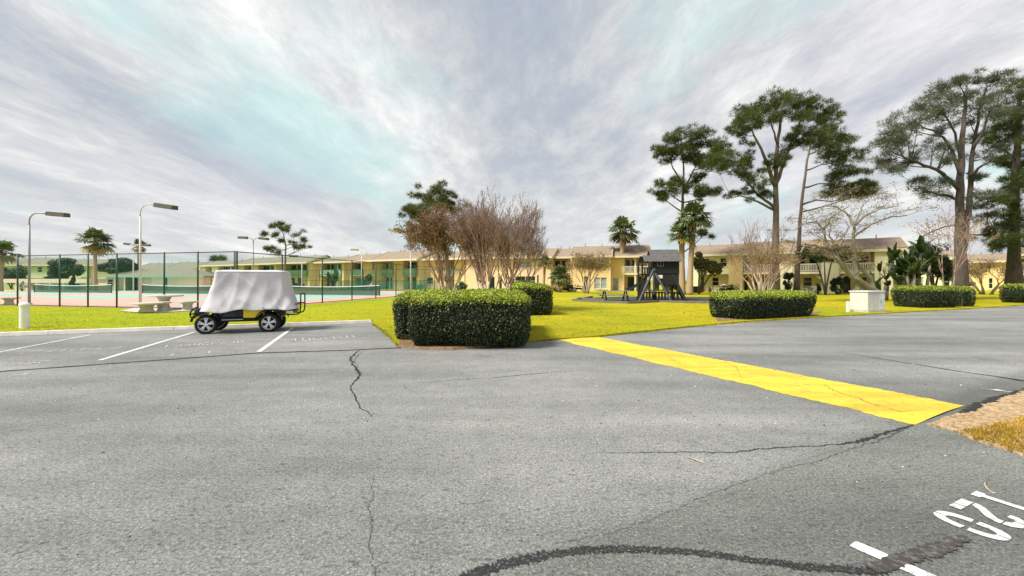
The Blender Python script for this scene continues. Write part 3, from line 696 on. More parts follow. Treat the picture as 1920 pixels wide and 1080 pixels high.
lamp_post('far lamp post with one box lamp, before the town houses', 678, 62, 5.95, [(-.5, .02, 1.2, .2)], m_p='pole_pale', m_l='lamp_olive')
lamp_post('lamp post with two olive lamps beside the brown crepe myrtle', 770, 42, 6.15, [(-.55, .25, 1.0, -.6), (-1.1, .3, 1.15, .2)], m_l='lamp_olive', m_p='pole_pale', r=.06)
lamp_post('far twin lamp post in front of the pool house', 250, 55, 6.1, [(-.5, .12, .9, .2), (.9, -.08, 1.5, -.2)], m_p='pole_pale')

# white marker post on the lawn
p = G(46, 617.5); b = MB(); b.lathe([(.15, -.02), (.15, .03), (.125, .04), (.12, .74), (.135, .76), (.135, .82), (.10, .86), (.03, .875)], n=18)
o = tag(b.build('marker_post', 'white_paint', smooth=False, loc=p), 'stout white post on the lawn near the left lamp post', 'post')

# ================================================================== BUILDINGS
class Bldg:
    def __init__(s, name, label, p0, p1, wallm, roofm, railm='rail_white', depth=8.0, group=None):
        s.p0 = Vector(p0); e = Vector(p1)-s.p0; s.len = e.length; s.e = e.normalized()
        s.t = thing(name, label, 'building', s.p0, math.atan2(e.y, e.x), group); s.wm, s.rm, s.rl, s.D = wallm, roofm, railm, depth; s.rec = 1.0 if 'long row' in label else 1.9
    def s(s, px, y=0.0):
        nrm = Vector((-s.e.y, s.e.x, 0)); return s_at(px, s.p0+nrm*y, s.e)
    def opening(s, x0, x1, z0, z1, kind, yf):
        t = s.t; y = yf+.10
        if kind in ('win', 'pale', 'slide'):
            b = MB(); w_ = .07
            b.box(x0, x0+w_, y-.05, y+.02, z0, z1).box(x1-w_, x1, y-.05, y+.02, z0, z1).box(x0+w_, x1-w_, y-.05, y+.02, z0, z0+w_).box(x0+w_, x1-w_, y-.05, y+.02, z1-w_, z1)
            if kind != 'slide': b.box(x0+w_, x1-w_, y-.04, y+.015, (z0+z1)/2-.03, (z0+z1)/2+.03)
            nm = max(1, int((x1-x0)/1.1))
            for i in range(1, nm): xm = x0+(x1-x0)*i/nm; b.box(xm-.035, xm+.035, y-.045, y+.018, z0+w_, z1-w_)
            f = b.build('window' if kind != 'slide' else 'sliding_door', 'trim', t)
            if kind != 'slide': MB().box(x0-.06, x1+.06, yf-.07, yf+.06, z0-.09, z0-.005).build('sill', 'trim', f)
            MB().box(x0+.02, x1-.02, y+.022, y+.05, z0+.02, z1-.02).build('pane', 'glass_pale' if kind == 'pale' else 'glass', f)
        else:
            m = {'door': 'door_dark', 'gdoor': 'door_green', 'open': 'black', 'wdoor': 'trim'}[kind]  # open: flat black panel standing in for the shade of an opening
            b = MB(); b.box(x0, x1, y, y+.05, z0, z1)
            if kind != 'open':
                for zz0, zz1 in ((.12, .45), (.52, .92)):
                    b.box(x0+(x1-x0)*.15, x1-(x1-x0)*.15, y-.02, y+.001, z0+(z1-z0)*zz0, z0+(z1-z0)*zz1)
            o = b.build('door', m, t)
            if kind != 'open': MB().box(x1-.14, x1-.09, y-.07, y-.001, z0+.95, z0+1.05).build('handle', 'chrome', o)
    def wall(s, x0, x1, yf, z0, z1, ops=(), m=None, ret=2.0, name='wall'):
        """front sheet with cut openings, reveals and returns (x in metres)"""
        xs = sorted({x0, x1, *[v for o in ops for v in o[:2]]}); zs = sorted({z0, z1, *[v for o in ops for v in o[2:4]]}); b = MB()
        for i in range(len(xs)-1):
            for j in range(len(zs)-1):
                cx_, cz_ = (xs[i]+xs[i+1])/2, (zs[j]+zs[j+1])/2
                if any(o[0] < cx_ < o[1] and o[2] < cz_ < o[3] for o in ops): continue
                b.quad((xs[i], yf, zs[j]), (xs[i+1], yf, zs[j]), (xs[i+1], yf, zs[j+1]), (xs[i], yf, zs[j+1]))
        for o in ops:
            a, c, d, e = o[:4]; r = yf+.16
            b.quad((a, yf, d), (a, yf, e), (a, r, e), (a, r, d)).quad((c, yf, d), (c, r, d), (c, r, e), (c, yf, e)).quad((a, yf, e), (c, yf, e), (c, r, e), (a, r, e)).quad((a, yf, d), (a, r, d), (c, r, d), (c, yf, d))
        if ret:
            b.quad((x0, yf, z0), (x0, yf, z1), (x0, yf+ret, z1), (x0, yf+ret, z0)).quad((x1, yf, z0), (x1, yf+ret, z0), (x1, yf+ret, z1), (x1, yf, z1)).quad((x0, yf, z1), (x1, yf, z1), (x1, yf+ret, z1), (x0, yf+ret, z1))
        b.build(name, m or s.wm, s.t)
        for o in ops: s.opening(*o[:5], yf)
    def pw(s, px0, px1, yf=0.0, ops=(), m=None, ze=4.9, ret=2.2):
        if ze > 3 and s.s(px1, yf)-s.s(px0, yf) > 1.2: xd = s.s(px1, yf)-.14; MB().box(xd-.05, xd+.05, yf-.10, yf-.003, .15, ze-.25).build('downspout', 'rail_white', s.t)
        s.wall(s.s(px0, yf), s.s(px1, yf), yf, 0, ze, [(s.s(a, yf), s.s(c, yf), d, e, k) for a, c, d, e, k in ops], m, ret)
    def loggia(s, px0, px1, yf=0.0, rec=None, low=(), upp=(), post=(), ze=4.9, rail=True, m=None, solid=False, bracket=False):
        rec = rec or s.rec; x0, x1 = s.s(px0, yf)+.003, s.s(px1, yf)-.003; f2 = 2.42
        s.wall(x0, x1, yf+rec, 0, f2-.10, [(s.s(a, yf+rec), s.s(c, yf+rec), d, e, k) for a, c, d, e, k in low], m, 0, 'back_wall')
        s.wall(x0, x1, yf+rec, f2+.15, ze, [(s.s(a, yf+rec), s.s(c, yf+rec), d+f2, e+f2, k) for a, c, d, e, k in upp], m, 0, 'back_wall')
        bl = MB().box(x0, x1, yf-.35, yf+rec-.01, f2-.10, f2+.14).build('balcony', s.rl, s.t)
        if rail:
            b = MB(); y = yf-.30; b.box(x0, x1, y, y+.07, f2+1.0, f2+1.08).box(x0, x1, y, y+.07, f2+.22, f2+.28)
            if solid: b.box(x0, x1, y+.02, y+.05, f2+.28, f2+1.0)
            else:
                k = max(2, int((x1-x0)/.16))
                for i in range(k+1): xx = x0+.03+(x1-x0-.06)*i/k; b.box(xx-.03, xx+.03, y+.01, y+.06, f2+.28, f2+1.0)
            tag(b.build('railing', s.rl, bl), kind='stuff')
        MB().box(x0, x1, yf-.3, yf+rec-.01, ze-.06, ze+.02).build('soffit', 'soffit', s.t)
        for px in post:
            x = s.s(px, yf-.2); MB().box(x-.10, x+.10, yf-.28, yf-.08, 0, ze-.07).build('post', s.rl, s.t)
        if bracket:
            for xx, sg in ((x0+.06, 1), (x1-.06, -1)): MB().beam((xx, yf-.05, f2-.75), (xx+sg*.62, yf-.05, f2-.12), .10, .10).build('brace', s.rl, s.t)
    def roof(s, px0, px1, yf=0.0, ze=4.9, zr=6.5, ov=.55, over=.15, m=None, pip=True):
        x0, x1 = s.s(px0, yf)-over, s.s(px1, yf)+over; D = s.D; yr = yf+D/2; th = .16; sl = (zr-ze)/(D/2+ov)
        pr = [(yf-ov, ze), (yr, zr), (yf+D+ov, ze), (yf+D+ov, ze-th), (yr, zr-th), (yf-ov, ze-th)]; b = MB(); n = len(pr)
        for x in (x0, x1): b.v += [(x, y, z) for y, z in pr]
        for i in range(n): b.f.append((i, (i+1) % n, n+(i+1) % n, n+i))
        b.f += [tuple((0, 1, 4, 5)), tuple((1, 2, 3, 4)), tuple((n, n+5, n+4, n+1)), tuple((n+1, n+4, n+3, n+2))]
        r = b.build('roof', m or s.rm, s.t)
        MB().box(x0-.02, x1+.02, yf-ov-.03, yf-ov-.002, ze-th-.06, ze+.05).build('fascia', 'trim', r)
        for x in (x0-.035, x1+.005):
            b = MB(); b.v += [(x, yf-ov, ze-th-.14), (x, yf-ov, ze+.10), (x, yr, zr+.10), (x, yr, zr-th-.14)]+[(x+.03, yf-ov, ze-th-.14), (x+.03, yf-ov, ze+.10), (x+.03, yr, zr+.10), (x+.03, yr, zr-th-.14)]
            b.f += [(0, 1, 2, 3), (7, 6, 5, 4), (0, 4, 5, 1), (1, 5, 6, 2), (2, 6, 7, 3), (3, 7, 4, 0)]; b.build('rake_board', 'trim', r)
        gz = ze-th-.02
        b = MB(); b.v += [(x, y, z) for x in (x0+over+.02, x1-over-.02) for y, z in ((yf+.3, 0), (yf+D, 0), (yf+D, gz), (yr, zr-th-.03), (yf+.3, gz))]
        b.f += [(0, 1, 2, 3, 4), (9, 8, 7, 6, 5), (1, 6, 7, 2)]; b.build('gable_wall', s.wm, s.t)
        if pip:
            for f in (.3, .72):
                x = x0+(x1-x0)*f; y = yr-.4; MB().tube([(x, y, zr-.4*sl-.1), (x, y, zr+.35)], .05, 6).build('vent_pipe', 'pole_grey', r)

TG = 'two-storey town house rows'
# middle-left row, receding to the left
B1 = Bldg('apartment_building', 'long row of yellow town houses with grey roofs behind the tennis courts', (-70, 98, 0), (-7.6, 66, 0), 'wall_cream', 'roof_grey', 'rail_green', group=TG)
for a, c, k in ((373, 386, 'w'), (386, 397, 'l'), (397, 410, 'w'), (410, 440, 'lp'), (440, 458, 'w'), (458, 471, 'l'), (471, 485, 'w'), (485, 514, 'lp'), (514, 536, 'w')):
    if k == 'w': B1.pw(a, c)
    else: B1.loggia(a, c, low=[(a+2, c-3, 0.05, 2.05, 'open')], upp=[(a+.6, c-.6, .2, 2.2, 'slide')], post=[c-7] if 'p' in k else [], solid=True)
B1.loggia(536, 577, low=[(541, 553, .05, 2.05, 'slide'), (558, 566, .05, 2.05, 'door')], upp=[(537.5, 556, .2, 2.25, 'slide'), (557, 575, .2, 2.25, 'slide')], post=[567], solid=True)
B1.pw(577, 603, -.15, m='wall_gold')
B1.loggia(605, 641, low=[(610, 628, .05, 2.05, 'slide')], upp=[(606, 619, .2, 2.25, 'slide'), (619.5, 639, .2, 2.25, 'slide')], post=[633], solid=True)
B1.pw(641, 659, -.1, m='wall_gold'); B1.loggia(659, 681, low=[(662, 674, .05, 2.05, 'gdoor')], upp=[(660, 680, .2, 2.25, 'slide')], solid=True)
B1.pw(681, 699, -.15, m='wall_gold')
B1.loggia(699, 738, low=[(701, 717, .05, 2.1, 'slide'), (718, 735, .05, 2.1, 'slide')], upp=[(700.5, 709, .2, 2.25, 'slide'), (710, 728, .2, 2.25, 'slide')], post=[731], solid=True)
B1.pw(738, 757, -.1, m='wall_gold'); B1.loggia(757, 783, low=[(760, 771, .05, 2.1, 'gdoor'), (773, 780, .05, 2.1, 'door')], upp=[(758.5, 769.5, .2, 2.25, 'slide'), (770, 782, .2, 2.25, 'slide')], solid=True)
B1.pw(783, 838, -.6, m='wall_gold', ops=[(800, 812, .9, 2.0, 'win')]); B1.loggia(838, 852, low=[(840, 849, .05, 2.1, 'gdoor')], upp=[(840, 848, .2, 2.1, 'slide')], solid=True)
B1.pw(852, 872, -.3, m='wall_gold')
B1.roof(374, 442, 0, zr=6.2); B1.roof(442, 514, -.9, zr=6.5); B1.roof(514, 578, -1.8, zr=6.5); B1.roof(578, 642, -.5, zr=6.15, m='roof_grey'); B1.roof(642, 700, -1.3, zr=6.35, m='roof_tan'); B1.roof(700, 784, -2.1, zr=6.6, m='roof_tan'); B1.roof(784, 872, -1.1, zr=6.3, m='roof_tan')

# middle row, peach and gold walls behind the play set
B2 = Bldg('apartment_building', 'gold and peach town house row with tan roof behind the play set', (-7.3, 65.8, 0), (19.1, 58.5, 0), 'wall_peach', 'roof_tan', 'rail_white', group=TG)
B2.pw(873, 1034, -1.4, ops=[(917, 928, .1, 2.1, 'slide'), (936, 941, .1, 2.1, 'door'), (966, 1004, .75, 2.15, 'win'), (1007, 1010, .1, 2.3, 'door'), (974, 984.5, 3.35, 4.4, 'pale'), (985.5, 996, 3.35, 4.4, 'pale'), (895, 906, 3.35, 4.4, 'win')])
B2.loggia(1034, 1070, -.1, low=[(1038, 1052, .05, 2.1, 'slide'), (1056, 1064, .05, 2.1, 'door')], upp=[(1038, 1050, .2, 2.1, 'win'), (1053, 1062, .2, 2.1, 'slide')])
B2.pw(1070, 1146, -1.0, ops=[(1114, 1126, .35, 1.95, 'pale'), (1126.5, 1138, .35, 1.95, 'pale'), (1119, 1132, 3.35, 4.4, 'win'), (1095, 1102, .1, 2.1, 'door')], m='wall_gold')
B2.pw(1146, 1171, 0, ops=[(1149, 1160, .1, 1.95, 'pale')], m='wall_gold')
B2.loggia(1171, 1214, 0, low=[(1176, 1190, .05, 2.1, 'slide'), (1195, 1206, .05, 2.1, 'door')], upp=[(1173, 1182, .2, 2.1, 'win'), (1184, 1192, .2, 2.1, 'slide')], post=[1191])
B2.pw(1214, 1218, -.2)
B2.roof(873, 1034, -1.6, zr=6.4, over=.2); B2.roof(1034, 1071, -.2, zr=6.4); B2.roof(1071, 1146, -1.4, zr=6.6); B2.roof(1146, 1218, -.2, zr=6.75, over=.25)

# right hand row behind the pines
B3 = Bldg('apartment_building', 'yellow town house row with white balconies behind the tall pines', GX(1296, 57), GX(1700, 45.5), 'wall_cream', 'roof_tan', 'rail_white', group=TG)
B3.pw(1297, 1311, 0, m='wall_pale')
B3.wall(B3.s(1311), B3.s(1366), 0, 2.35, 4.9, [(B3.s(1350), B3.s(1363), 3.3, 4.45, 'win'), (B3.s(1318), B3.s(1330), 3.3, 4.45, 'win')], 'wall_pale', 1.2)
B3.wall(B3.s(1311)+.01, B3.s(1366)-.01, 1.4, 0, 2.36, [(B3.s(1312.5, 1.4), B3.s(1320, 1.4), .05, 2.05, 'door'), (B3.s(1335, 1.4), B3.s(1348, 1.4), .85, 1.95, 'win')], 'wall_pale', 0, 'back_wall')
B3.pw(1366, 1393, -.5, m='wall_gold')
B3.loggia(1393, 1449, 0, low=[(1395, 1402, .05, 2.1, 'door'), (1414, 1424, .8, 1.95, 'win'), (1430, 1442, .05, 2.1, 'slide')], upp=[(1396, 1408, .2, 2.1, 'slide'), (1420, 1434, .2, 2.1, 'win')], bracket=True, m='wall_gold')
B3.pw(1449, 1488, -.3, m='wall_pale')
B3.loggia(1488, 1541, 0, low=[(1489, 1495, .05, 2.1, 'door'), (1506, 1523, .85, 1.95, 'win')], upp=[(1492, 1510, .2, 2.1, 'slide'), (1517, 1532, .2, 2.1, 'win')], bracket=True)
B3.pw(1541, 1574, -.3, m='wall_pale')
B3.loggia(1574, 1640, 0, low=[(1580, 1596, .05, 2.1, 'slide'), (1608, 1626, .85, 1.95, 'win')], upp=[(1578, 1598, .2, 2.1, 'slide'), (1606, 1630, .2, 2.1, 'slide')], bracket=True)
B3.pw(1640, 1700, -.4, m='wall_pale', ops=[(1664, 1676, 3.3, 4.4, 'win')])
B3.roof(1297, 1393, -.2, zr=6.45); B3.roof(1393, 1541, -.3, zr=6.6); B3.roof(1541, 1700, -.2, zr=6.5)

# far right houses
B4 = Bldg('apartment_building', 'pale yellow house with stacked windows between the banana and the big pine', GX(1700, 62), GX(1800, 58), 'wall_pale', 'roof_tan', group=TG)
B4.pw(1700, 1758, 0, ops=[(1715, 1732, .5, 2.0, 'pale')], ze=4.6); B4.pw(1758, 1800, -.6, ops=[(1766, 1781.5, 3.1, 4.2, 'win'), (1766, 1781.5, .75, 2.0, 'win')], ze=4.6)
MB().box(B4.s(1760), B4.s(1795), -1.2, -.61, 2.35, 2.55).build('canopy', 'roof_tan', B4.t)
B4.roof(1700, 1800, -.3, ze=4.6, zr=6.0)
B5 = Bldg('apartment_building', 'bright gold house wall behind the tan tree at far right', GX(1806, 66), GX(1897, 62), 'wall_gold', 'roof_tan', group=TG)
B5.pw(1806, 1897, 0, ops=[(1853, 1862, .3, 1.9, 'win'), (1836, 1844, 3.1, 4.2, 'win')], ze=4.4); B5.roof(1806, 1897, 0, ze=4.4, zr=5.7)
B6 = Bldg('apartment_building', 'cream house with window awnings at the right edge', GX(1904, 50), GX(2010, 46), 'wall_cream', 'roof_tan', group=TG)
B6.pw(1904, 2010, 0, ops=[(1911, 1925, .6, 1.8, 'win'), (1911, 1925, 3.0, 4.1, 'win'), (1950, 1980, .6, 1.8, 'win')], ze=4.6)
MB().box(B6.s(1908), B6.s(1930), -.7, -.01, 2.0, 2.2).build('canopy', 'trim', B6.t); B6.roof(1904, 2010, 0, ze=4.6, zr=6.0)

# far left two-storey block, carport wall and pool house
B7 = Bldg('apartment_building', 'greenish two-storey block behind the left courts', GX(-60, 93), GX(206, 95), 'wall_sage', 'roof_grey', 'rail_green', group=TG)
B7.pw(-60, 36, 0, ops=[(5, 14, 3.2, 4.4, 'win')]); B7.pw(36, 94, -.5, ops=[(70, 79, 3.3, 4.5, 'win'), (60, 66, .4, 2.0, 'win')]); B7.pw(94, 146, .1, m='wall_cream', ops=[(112, 122, 3.3, 4.4, 'win')]); B7.pw(146, 166, -.5, ops=[(147.5, 158, 3.2, 4.5, 'win')]); B7.pw(166, 206, 0, m='wall_cream')
for a, c in ((60, 93), (141, 164)): MB().box(B7.s(a), B7.s(c), -1.5, -.51, 2.0, 2.35).build('canopy', 'trim', B7.t)
B7.roof(-60, 36, .2, zr=6.5); B7.roof(36, 97, -.5, zr=6.7); B7.roof(97, 206, -.3, zr=6.4)
B8 = Bldg('carport', 'low pale flat-roofed carport below the greenish block', GX(-10, 66), GX(166, 66), 'wall_pale', 'roof_grey', depth=5)
MB().box(B8.s(-10), B8.s(166), -.3, 5, 1.15, 1.78).build('roof', 'trim', B8.t)
for px in (-8, 32, 52, 70, 95, 120, 164): x = B8.s(px); MB().box(x-.12, x+.12, -.15, .1, 0, 1.149).build('post', 'wall_pale', B8.t)
B8.wall(B8.s(54), B8.s(165), 1.2, 0, 1.149, [(B8.s(75, 1.2), B8.s(82, 1.2), .05, 1.0, 'door'), (B8.s(100, 1.2), B8.s(112, 1.2), .45, .95, 'pale')], 'wall_pale', 0)
B8.wall(B8.s(-10), B8.s(52), 4.5, 0, 1.149, [], 'wall_sage', 0)
# pool house with hipped roof
PH = Bldg('pool_house', 'low pool house with broad green-grey hipped roof behind the courts', GX(199, 61), GX(381, 63), 'wall_cream', 'roof_grey', depth=8)
PH.pw(199, 214, .2, m='wall_sage', ze=2.2, ops=[(201, 212, .75, 1.75, 'win')], ret=6); PH.pw(214, 233, .6, m='wall_sage', ze=2.2, ops=[(222, 231, .05, 1.95, 'wdoor')])
PH.wall(PH.s(233), PH.s(262), 2.2, 0, 2.2, [(PH.s(236, 2.2), PH.s(246, 2.2), .05, 1.95, 'door'), (PH.s(250, 2.2), PH.s(258, 2.2), .05, 1.95, 'slide')], 'wall_sage', 0)
PH.pw(262, 306, .1, m='wall_cream', ze=2.2, ops=[(267, 284, .05, 2.0, 'wdoor')]); PH.pw(306, 332, .3, m='wall_cream', ze=2.2, ops=[(308, 314, .05, 1.95, 'gdoor')]); PH.pw(332, 380, 0, m='wall_cream', ze=2.2)
xa, xb = PH.s(199)-.5, PH.s(380)+.5
b = MB(); b.v += [(xa, -.7, 2.2), (xb, -.7, 2.2), (xb, 8.7, 2.2), (xa, 8.7, 2.2), (xa+4.2, 4, 3.45), (xb-4.2, 4, 3.45), (xa, -.7, 2.02), (xb, -.7, 2.02), (xb, 8.7, 2.02), (xa, 8.7, 2.02)]
b.f += [(0, 1, 5, 4), (1, 2, 5), (2, 3, 4, 5), (3, 0, 4), (0, 6, 7, 1), (1, 7, 8, 2), (2, 8, 9, 3), (3, 9, 6, 0), (9, 8, 7, 6)]
rf = b.build('roof', 'roof_grey', PH.t); MB().box(xa-.02, xb+.02, -.76, -.705, 1.98, 2.24).build('fascia', 'rail_green', rf)
for px in (216, 234, 262): x = PH.s(px, -.4); MB().box(x-.08, x+.08, -.5, -.34, 0, 2.01).build('post', 'rail_white', PH.t)
B9 = Bldg('apartment_building', 'distant house with two low gables behind the pool house', GX(258, 104), GX(376, 104), 'wall_sage', 'roof_grey', group=TG)
B9.pw(258, 316, 0, ze=4.3); B9.pw(316, 376, 0, ze=4.3); B9.roof(258, 316, 0, ze=4.3, zr=5.9); B9.roof(316, 366, -1.5, ze=4.3, zr=6.1)

# ================================================================== VEGETATION
def tree_thing(name, label, base, cat='tree', group=None): return thing(name, label, cat, base, 0, group)
def bez(a, c, bow, n=6):
    a, c = Vector(a), Vector(c); m = a.lerp(c, .5)+Vector(bow); return [a.lerp(m, t).lerp(m.lerp(c, t), t) for t in [i/(n-1) for i in range(n)]]
def clump(lb, c, rx, ry, rz, n, ln, wd, upb=.5, lo=.45, hi=1.5, hue=.12):
    d = rdir(n); rad = RNG.uniform(0.25, 1, (n, 1))**.5; P = np.array(c)+d*rad*np.array([rx, ry, rz])
    D = unit(d*.8+np.array([0, 0, upb])+RNG.normal(0, .45, (n, 3)))
    # needle tone varies at random
    tt = tints(n, lo, hi, hue)*(0.85+0.25*RNG.random((n, 1)))
    sprays(lb, P, D, RNG.uniform(.6, 1.3, n)*ln, wd, tt)

def pine(label, trunk_px, width_px, Y, clumps, cr, forks=(), leafm='needles', barkm='bark_pine', depth=0.7, dens=1.0, base_y=None, seed=1, name='pine_tree', extra_limbs=(), group='pine trees', sub=4):
    """trunk and limbs given as photo polylines at distance Y; crown clumps spread in depth round the trunk"""
    rr = random.Random(seed); base = GX(trunk_px[0][0], Y, LZ); t = tree_thing(name, label, base, group=group)
    tp = [base]+[W(x, y, Y) for x, y in trunk_px[1:]]; r0 = width_px/2/F*Y; kk = len(tp)
    b = MB(); rad = [r0*(1.35 if i == 0 else 1-.82*(i/(kk-1))**.9) for i in range(kk)]
    # finer trunk
    fp, fr_ = [], []
    for i in range(kk-1):
        for j in range(4):
            f = j/4; q = tp[i].lerp(tp[i+1], f); q = q+Vector((rr.gauss(0, .02), rr.gauss(0, .03), 0)); fp.append(q); fr_.append(rad[i]*(1-f)+rad[i+1]*f)
    fp.append(tp[-1]); fr_.append(rad[-1]); b.tube(fp, fr_, 10); b.build('trunk', barkm, t, smooth=True, origin=base)
    nodes = [(p, r) for p, r in zip(fp, fr_)]
    lm = MB()
    for fk in forks:
        wpx = fk[0]; dy = fk[1]; pl = fk[2]; P = []
        for i, (x, y) in enumerate(pl): P.append(W(x, y, Y+dy*i/(len(pl)-1)))
        rs = [max(.03, wpx/2/F*Y*(1-.78*i/(len(pl)-1))) for i in range(len(pl))]; Q, S = [], []
        for i in range(len(P)-1):
            for j in range(3):
                f = j/3; Q.append(P[i].lerp(P[i+1], f)+Vector((rr.gauss(0, .03), rr.gauss(0, .05), rr.gauss(0, .03)))*(0 if i == 0 and j == 0 else 1)); S.append(rs[i]*(1-f)+rs[i+1]*f)
        Q.append(P[-1]); S.append(rs[-1]); lm.tube(Q, S, 7); nodes += list(zip(Q, S))
    lb = LB()
    for ci, cl in enumerate(clumps):
        x, y = cl[0], cl[1]; sc = cl[2] if len(cl) > 2 else 1.0
        rpx = cr*sc; dY = rr.uniform(-1, 1)*depth*cr*3.2/F*Y; c = W(x, y, Y+dY)
        rx = rpx/F*Y; rz = rx*.62
        # limb from the nearest lower branch point
        best = min(nodes, key=lambda nd: (nd[0]-c).length + (6 if nd[0].z > c.z-.25*(nd[0]-c).length else 0)+(2 if nd[1] < .035 else 0))
        a = best[0]; ln = (c-a).length
        pts = bez(a, c, (rr.gauss(0, .08)*ln, rr.gauss(0, .08)*ln, -.08*ln), 6); r1 = min(best[1]*.6, .03+ln*.018)
        lm.tube(pts, [r1*(1-.75*i/5) for i in range(6)], 5, False); nodes += [(p, r1*.5) for p in pts[2:5]]
        for k in range(sub+3 if sub > 3 else sub):
            o = Vector((rr.gauss(0, .80)*rx, rr.gauss(0, .80)*rx, rr.gauss(.05, .70)*rz)); cc = c+o
            lm.tube([pts[4], pts[4].lerp(cc, .5)+Vector((0, 0, -.05)), cc], [r1*.28, r1*.2, r1*.1], 3, False)
            q = rr.uniform(.30, .78)
            clump(lb, cc, rx*q, rx*q, rz*q*.8, int(165*dens*rr.uniform(.7, 1.3)), .40*Y/42 if Y > 42 else .38, .036*max(Y, 30)/42, .45)
    cw = lb.build('crown', leafm, t, base); tag(lm.build('limb', barkm, cw, smooth=True, origin=base), kind='stuff')
    return t

def grow(mb, p, d, ln, r, lvl, maxl, rr, tips, spread=.42, upb=.18, flat=1.0, nseg=3, kids=(2, 3), shrink=.74, rmin=.006):
    pts = [p]; dd = Vector(d).normalized()
    for i in range(nseg):
        dd = (dd+Vector((rr.gauss(0, .09), rr.gauss(0, .09), rr.gauss(0, .06)+upb*.25))).normalized(); pts.append(pts[-1]+dd*(ln/nseg))
    r2 = max(rmin, r*.66); mb.tube(pts, [r+(r2-r)*i/nseg for i in range(nseg+1)], 5 if lvl < 2 else 3, False)
    if lvl >= maxl: tips.append((pts[-1], dd)); tips.append((pts[-2], dd)); return
    for k in range(rr.choice(kids)):
        a = rr.uniform(0, 6.283); s_ = Vector((math.cos(a), math.sin(a), rr.gauss(0, .3)*flat)); nd = dd+s_*spread*rr.uniform(.6, 1.3)+Vector((0, 0, upb)); nd.z *= flat
        st = pts[-1] if k < 2 else pts[-2]
        grow(mb, st, nd, ln*shrink*rr.uniform(.8, 1.2), r2*.8, lvl+1, maxl, rr, tips, spread, upb, flat, nseg, kids, shrink, rmin)

def bare_tree(label, base, stems, ln, r, maxl, seed, spread=.40, upb=.2, barkm='bark_myrtle', twigm='twig', leafm=None, nleaf=3, leafsz=.07, flat=1.0, lean=.5, jit=.35, kids=(2, 3), rmin=.007, name='crepe_myrtle', group='leafless trees', shrink=.76, dirs=None, leafspread=.16):
    rr = random.Random(seed); t = tree_thing(name, label, base, group=group); tips = []; tw = MB(); tk = MB()
    for i in range(stems):
        a = 6.283*i/stems+rr.uniform(-.3, .3); o = Vector((math.cos(a), math.sin(a), 0)); st = Vector(base)+o*rr.uniform(.05, jit)
        d = (o*lean*rr.uniform(.25, 1.1)+Vector((0, 0, 1))).normalized()
        if dirs: d = Vector(dirs[i % len(dirs)]).normalized()
        p1 = st+d*ln*.55; mid = st.lerp(p1, .5)+Vector((rr.gauss(0, .05), rr.gauss(0, .05), 0)); rs = r*rr.uniform(.7, 1.2); tk.tube([st-Vector((0, 0, .1)), st.lerp(mid, .5), mid, p1], [rs*1.25, rs, rs*.92, rs*.8], 7)
        for k in range(rr.choice((2, 3))):
            aa = rr.uniform(0, 6.283); nd = d+Vector((math.cos(aa), math.sin(aa), 0))*.28+o*lean*.25
            grow(tw, p1, nd, ln*.42*rr.uniform(.8, 1.2), rs*.62, 1, maxl, rr, tips, spread, upb, flat, 3, kids, shrink, rmin)
    tk.build('trunk', barkm, t, smooth=True, origin=base); cr = tw.build('crown', twigm, t, origin=base)
    lb = LB(); P = np.array([tuple(p) for p, d in tips]); D = np.array([tuple(d) for p, d in tips])
    sprays(lb, np.repeat(P, 3, 0), unit(np.repeat(D, 3, 0)+RNG.normal(0, .5, (len(P)*3, 3))), RNG.uniform(.12, .34, len(P)*3), rmin*1.6, tints(len(P)*3, .6, 1.2))
    lb.build('twig', twig_t if not leafm else twig_t, cr, base)
    if leafm:
        lb = LB(); k = nleaf; PP = np.repeat(P, k, 0)+RNG.normal(0, leafspread, (len(P)*k, 3)); n_ = len(PP)
        leafs(lb, PP, rdir(n_), rdir(n_), RNG.uniform(.7, 1.4, n_)*leafsz, leafsz*.6, tints(n_, .5, 1.4, .12)); lb.build('leaf', leafm, cr, base)
    return t
twig_t = mat('twig_tint', (0.24, 0.18, 0.155), 0.9, 0.3, 2, tint=True)

def leafy(label, base, height, crowns, barkm, leafm, seed, leafsz=.16, dens=260, name='broadleaf_tree', cat='tree', trunk_r=.12, group=None, trunk_to=None, stems=1, wl=.55):
    """crowns: (offset xyz from base, rx, ry, rz); leaves fill lumpy sub-clumps"""
    rr = random.Random(seed); t = tree_thing(name, label, base, cat, group); base = Vector(base); b = MB()
    for i, (o, rx, ry, rz) in enumerate(crowns):
        c = base+Vector(o); st = base+Vector((0, 0, -.05)); b.tube(bez(st, c, (rr.gauss(0, .15), rr.gauss(0, .15), .1*height), 6), [trunk_r*(1-.13*j)/(1+.12*i) for j in range(6)], 6)
    b.build('trunk' if cat == 'tree' else 'stem', barkm, t, smooth=True, origin=base); lb = LB()
    for (o, rx, ry, rz) in crowns:
        c = np.array(base+Vector(o)); k = max(5, int(10*(rx*rz)**.5))
        for j in range(k):
            d = rdir(1)[0]; cc = c+d*np.array([rx, ry, rz])*RNG.uniform(.35, .82); q = RNG.uniform(.26, .5); n_ = int(dens*RNG.uniform(.7, 1.3))
            dd = rdir(n_); P = cc+dd*np.array([rx, ry, rz])*q*RNG.uniform(.55, 1, (n_, 1))
            leafs(lb, P, unit(dd*.6+rdir(n_)*.6+np.array([0, 0, .4])), rdir(n_), leafsz*RNG.uniform(.7, 1.35, n_), leafsz*wl, tints(n_, .5, 1.5, .12))
    lb.build('crown' if cat == 'tree' else 'foliage', leafm, t, base); return t

